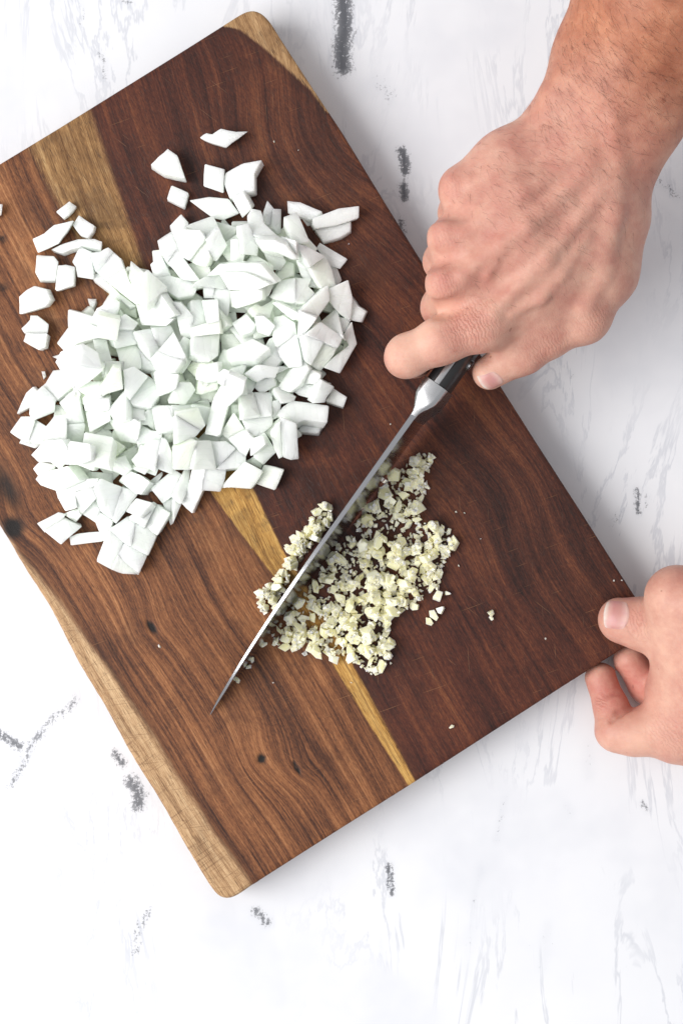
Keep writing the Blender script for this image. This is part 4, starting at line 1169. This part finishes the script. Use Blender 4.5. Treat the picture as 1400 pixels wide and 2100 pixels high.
# ------------------------------------------------------------------ garlic
def garlic_mat():
    N = NT('garlic_flesh')
    rnd = N.n('ShaderNodeObjectInfo').outputs['Random']
    pos = N.n('ShaderNodeTexCoord').outputs['Object']
    g = N.n('ShaderNodeNewGeometry').outputs['Random Per Island']
    c = N.ramp(N.math('ADD', N.math('MULTIPLY', rnd, .7), N.math('MULTIPLY', g, .3)), [(.0, (.94, .925, .76)), (.45, (.94, .91, .65)), (.78, (.93, .87, .53)), (1.0, (.95, .94, .84))])
    fine = N.noise(pos, 900, 3, .6)
    c = N.mix(N.step(N.noise(pos, 350, 2), .5, .7, 0, .35), c, (.86, .85, .72))
    N.p(Base_Color=c, Roughness=N.math('MULTIPLY_ADD', fine, .2, .26), Normal=N.bump(fine, .2, .0004))
    N.b.inputs['Coat Weight'].default_value = .3; N.b.inputs['Coat Roughness'].default_value = .12
    N.b.inputs['Subsurface Weight'].default_value = .8
    N.b.inputs['Subsurface Radius'].default_value = (1.0, .95, .6)
    N.b.inputs['Subsurface Scale'].default_value = .0036
    return N.m
GARLIC = garlic_mat()
TG = (400, 740, 2.3333)
tg = lambda pts: [(400 + x / 2.3333, 740 + y / 2.3333) for x, y in pts]
G_RIGHT = tg([(905,470),(950,530),(1020,475),(1085,440),(1140,455),(1112,600),(1090,650),(1095,730),(1150,790),(1235,830),(1225,950),(1170,1000),(1165,1090),(1080,1140),(1030,1200),(960,1240),(930,1300),(942,1440),(860,1512),(780,1460),(700,1400),(560,1410),(450,1390),(330,1320),(350,1240),(440,1130),(610,950),(750,720),(840,590)])
G_LEFT = tg([(620,678),(655,690),(640,780),(600,830),(560,870),(480,985),(410,1120),(330,1205),(300,1160),(300,1100),(380,1060),(430,960),(418,930),(470,850),(530,800),(580,700)])
HOLES = [tg([(880,690),(960,700),(990,800),(960,870),(900,840),(740,860),(730,800),(850,760)]), tg([(690,880),(790,900),(760,1010),(720,1020),(690,950)]), tg([(590,1060),(650,1080),(640,1160),(590,1180),(575,1110)]), tg([(1090,770),(1150,850),(1090,900),(1010,880),(960,790)]), tg([(1000,560),(960,660),(900,640)])]
G_CORE = tg([(700,960),(900,900),(1100,860),(1180,960),(1080,1100),(960,1200),(920,1380),(800,1400),(640,1330),(620,1200),(760,1060)])
E_A = np.array([431., 1466.]); E_B = np.array([868., 868.])    # where the edge stands, just beside the spine's line
def edge_dist(x, y):
    ab = E_B - E_A; t = np.clip(((x - E_A[0]) * ab[0] + (y - E_A[1]) * ab[1]) / (ab @ ab), 0, 1)
    q = E_A + ab * t; return (x - q[0]) * .83 + (y - q[1]) * .56

def garlic_label(c):
    x, y = c
    if edge_dist(x, y) < 0: return 'chopped garlic bit in the narrow strip beyond the blade, onion side'
    if in_poly(x, y, G_CORE): return 'chopped yellowish garlic bit in the thick middle of the minced pile'
    if y < 1085: return 'chopped garlic bit in the loose arm of the pile below the bolster'
    if x > 850: return 'chopped garlic bit on the pile fringe facing the thumb'
    if y > 1290: return 'chopped garlic bit on the pile fringe over the golden streak'
    return 'chopped garlic bit lying along the reflecting blade face'

def build_garlic():
    rs = np.random.RandomState(11)
    def chip(x, y, size, n=None):
        n = n or rs.choice([4, 5, 5, 6]); a0 = rs.uniform(0, 6.28); asp = rs.uniform(.38, 1.0); rot = rs.uniform(0, 3.14)
        pts = []
        for i in range(n):
            a = a0 + 6.283 * (i + rs.uniform(-.3, .3)) / n; r = size * rs.uniform(.75, 1.15)
            p, q = r * math.cos(a), r * math.sin(a) * asp
            pts.append((x + p * math.cos(rot) - q * math.sin(rot), y + p * math.sin(rot) + q * math.cos(rot)))
        return pts
    def ok(x, y): 
        return (in_poly(x, y, G_RIGHT) or in_poly(x, y, G_LEFT)) and not any(in_poly(x, y, h) for h in HOLES)
    items, pts = [], []
    def scatter(count, lay, dmin, lo, hi, region):
        got, tr = 0, 0
        while got < count and tr < 20000:
            tr += 1
            x, y = rs.uniform(520, 940), rs.uniform(920, 1400)
            if not region(x, y): continue
            sz = rs.uniform(lo, hi)
            d = edge_dist(x, y)
            if abs(d) < sz * .7 + 1.0: continue
            if any((x - a) ** 2 + (y - b) ** 2 < dmin ** 2 for a, b, l in pts if l == lay): continue
            pts.append((x, y, lay)); items.append((lay, chip(x, y, sz), None)); got += 1
    okl = lambda x, y: in_poly(x, y, G_LEFT)
    okr = lambda x, y: ok(x, y) and not in_poly(x, y, G_LEFT)
    scatter(40, 0, 9.0, 9, 14, okl)
    scatter(124, 0, 10.5, 10, 17, okr)
    scatter(16, 1, 10.0, 9, 14, okl)
    scatter(72, 1, 12.0, 9, 16, lambda x, y: okr(x, y) and (in_poly(x, y, G_CORE) or rs.rand() < .75))
    scatter(32, 2, 15.0, 9, 16.5, lambda x, y: in_poly(x, y, G_CORE) and ok(x, y))
    loose = [((882,938),14,'garlic piece at the tip of the minced pile nearest the bolster'), ((1007,1258),9,'small garlic crumb alone on dark wood between pile and thumb'),((1007,1268),6,None),
             ((926,1490),7,'tiny garlic fleck near the board edge below the pile'), ((326,1325),5,'tiny garlic fleck on brown wood beside the dark crack'),
             ((486,1394),7,'garlic fleck beside the blade near its tip'), ((517,1352),8,'garlic bit lying against the blade, between tip and pile'), ((508,1368),6,None), ((540,1322),9,None),
             ((687,1352),11,'pale garlic flake on the golden sapwood below the pile'), ((640,1335),12,None), ((898,1220),12,None), ((888,1262),15,None), ((880,1275),10,None), ((902,1250),9,None), ((917,1217),7,None), ((920,1090),9,None), ((922,1107),6,None), ((906,1083),8,None),
             ((853,988),17,'largest garlic chunk, rectangular, near the top of the minced pile'), ((702,1146),15,'long garlic stick standing near the blade')]
    for (x, y), s, lab in loose: items.append((0.5, chip(x, y, s), lab))
    items.sort(key=lambda q: q[0])
    for lay, poly, lab in items:
        p = np.array(poly); size = np.hypot(*(p - p.mean(0)).T).mean() * .27
        t = float(np.clip(size * rs.uniform(.8, 1.5), .8, 3.6))
        pl = settle(poly, t, .25, .75, 60)
        me, o = slab_mesh('garlic_piece', poly, t, pl, rs.uniform(-.2, .5), 1, .5, .16, rs)
        ob = new_obj('garlic_piece', me, GARLIC, loc=o)
        tag(ob, lab or garlic_label(p.mean(0)), 'garlic piece', 'minced garlic pieces on the board')
    # crumbs too small to pick apart
    bm_v, bm_f = [], []
    k = 0; tr = 0
    while k < 1000 and tr < 16000:
        tr += 1
        x, y = rs.uniform(515, 945), rs.uniform(915, 1400)
        if not (in_poly(x, y, G_RIGHT) or in_poly(x, y, G_LEFT)) or abs(edge_dist(x, y)) < 6: continue
        poly = chip(x, y, rs.uniform(3, 8), 4); pl = settle(poly, .9, .3, .8, 60)
        me, o = slab_mesh('tmp', poly, .9, pl, 0, 1, .2, .15, rs)
        b = len(bm_v); bm_v += [tuple(np.array(v.co[:]) + o) for v in me.vertices]; bm_f += [tuple(b + i for i in p.vertices) for p in me.polygons]
        bpy.data.meshes.remove(me); k += 1
    for x, y, s in [(935,1050,3),(1118,1310,2.5),(952,1052,3),(1258,1191,2.5),(1274,1190,2),(855,880,3),(868,960,2),(562,290,2),(612,308,2),(715,500,2),(90,770,4),(560,1400,2),(765,1330,2.5),(800,870,2.5),(720,1400,3),(940,1160,3),(985,1105,2)]:
        poly = chip(x, y, s, 4); pl = settle(poly, .6, .1, .3, 60)
        me, o = slab_mesh('tmp', poly, .6, pl, 0, 1, .1, .1, rs)
        b = len(bm_v); bm_v += [tuple(np.array(v.co[:]) + o) for v in me.vertices]; bm_f += [tuple(b + i for i in p.vertices) for p in me.polygons]
        bpy.data.meshes.remove(me)
    me = mesh_from('garlic_crumbs', bm_v, bm_f, True, 32)
    tag(new_obj('garlic_crumbs', me, GARLIC), 'fine garlic crumbs scattered through and around the minced pile', 'garlic crumbs', kind='stuff')
build_garlic()
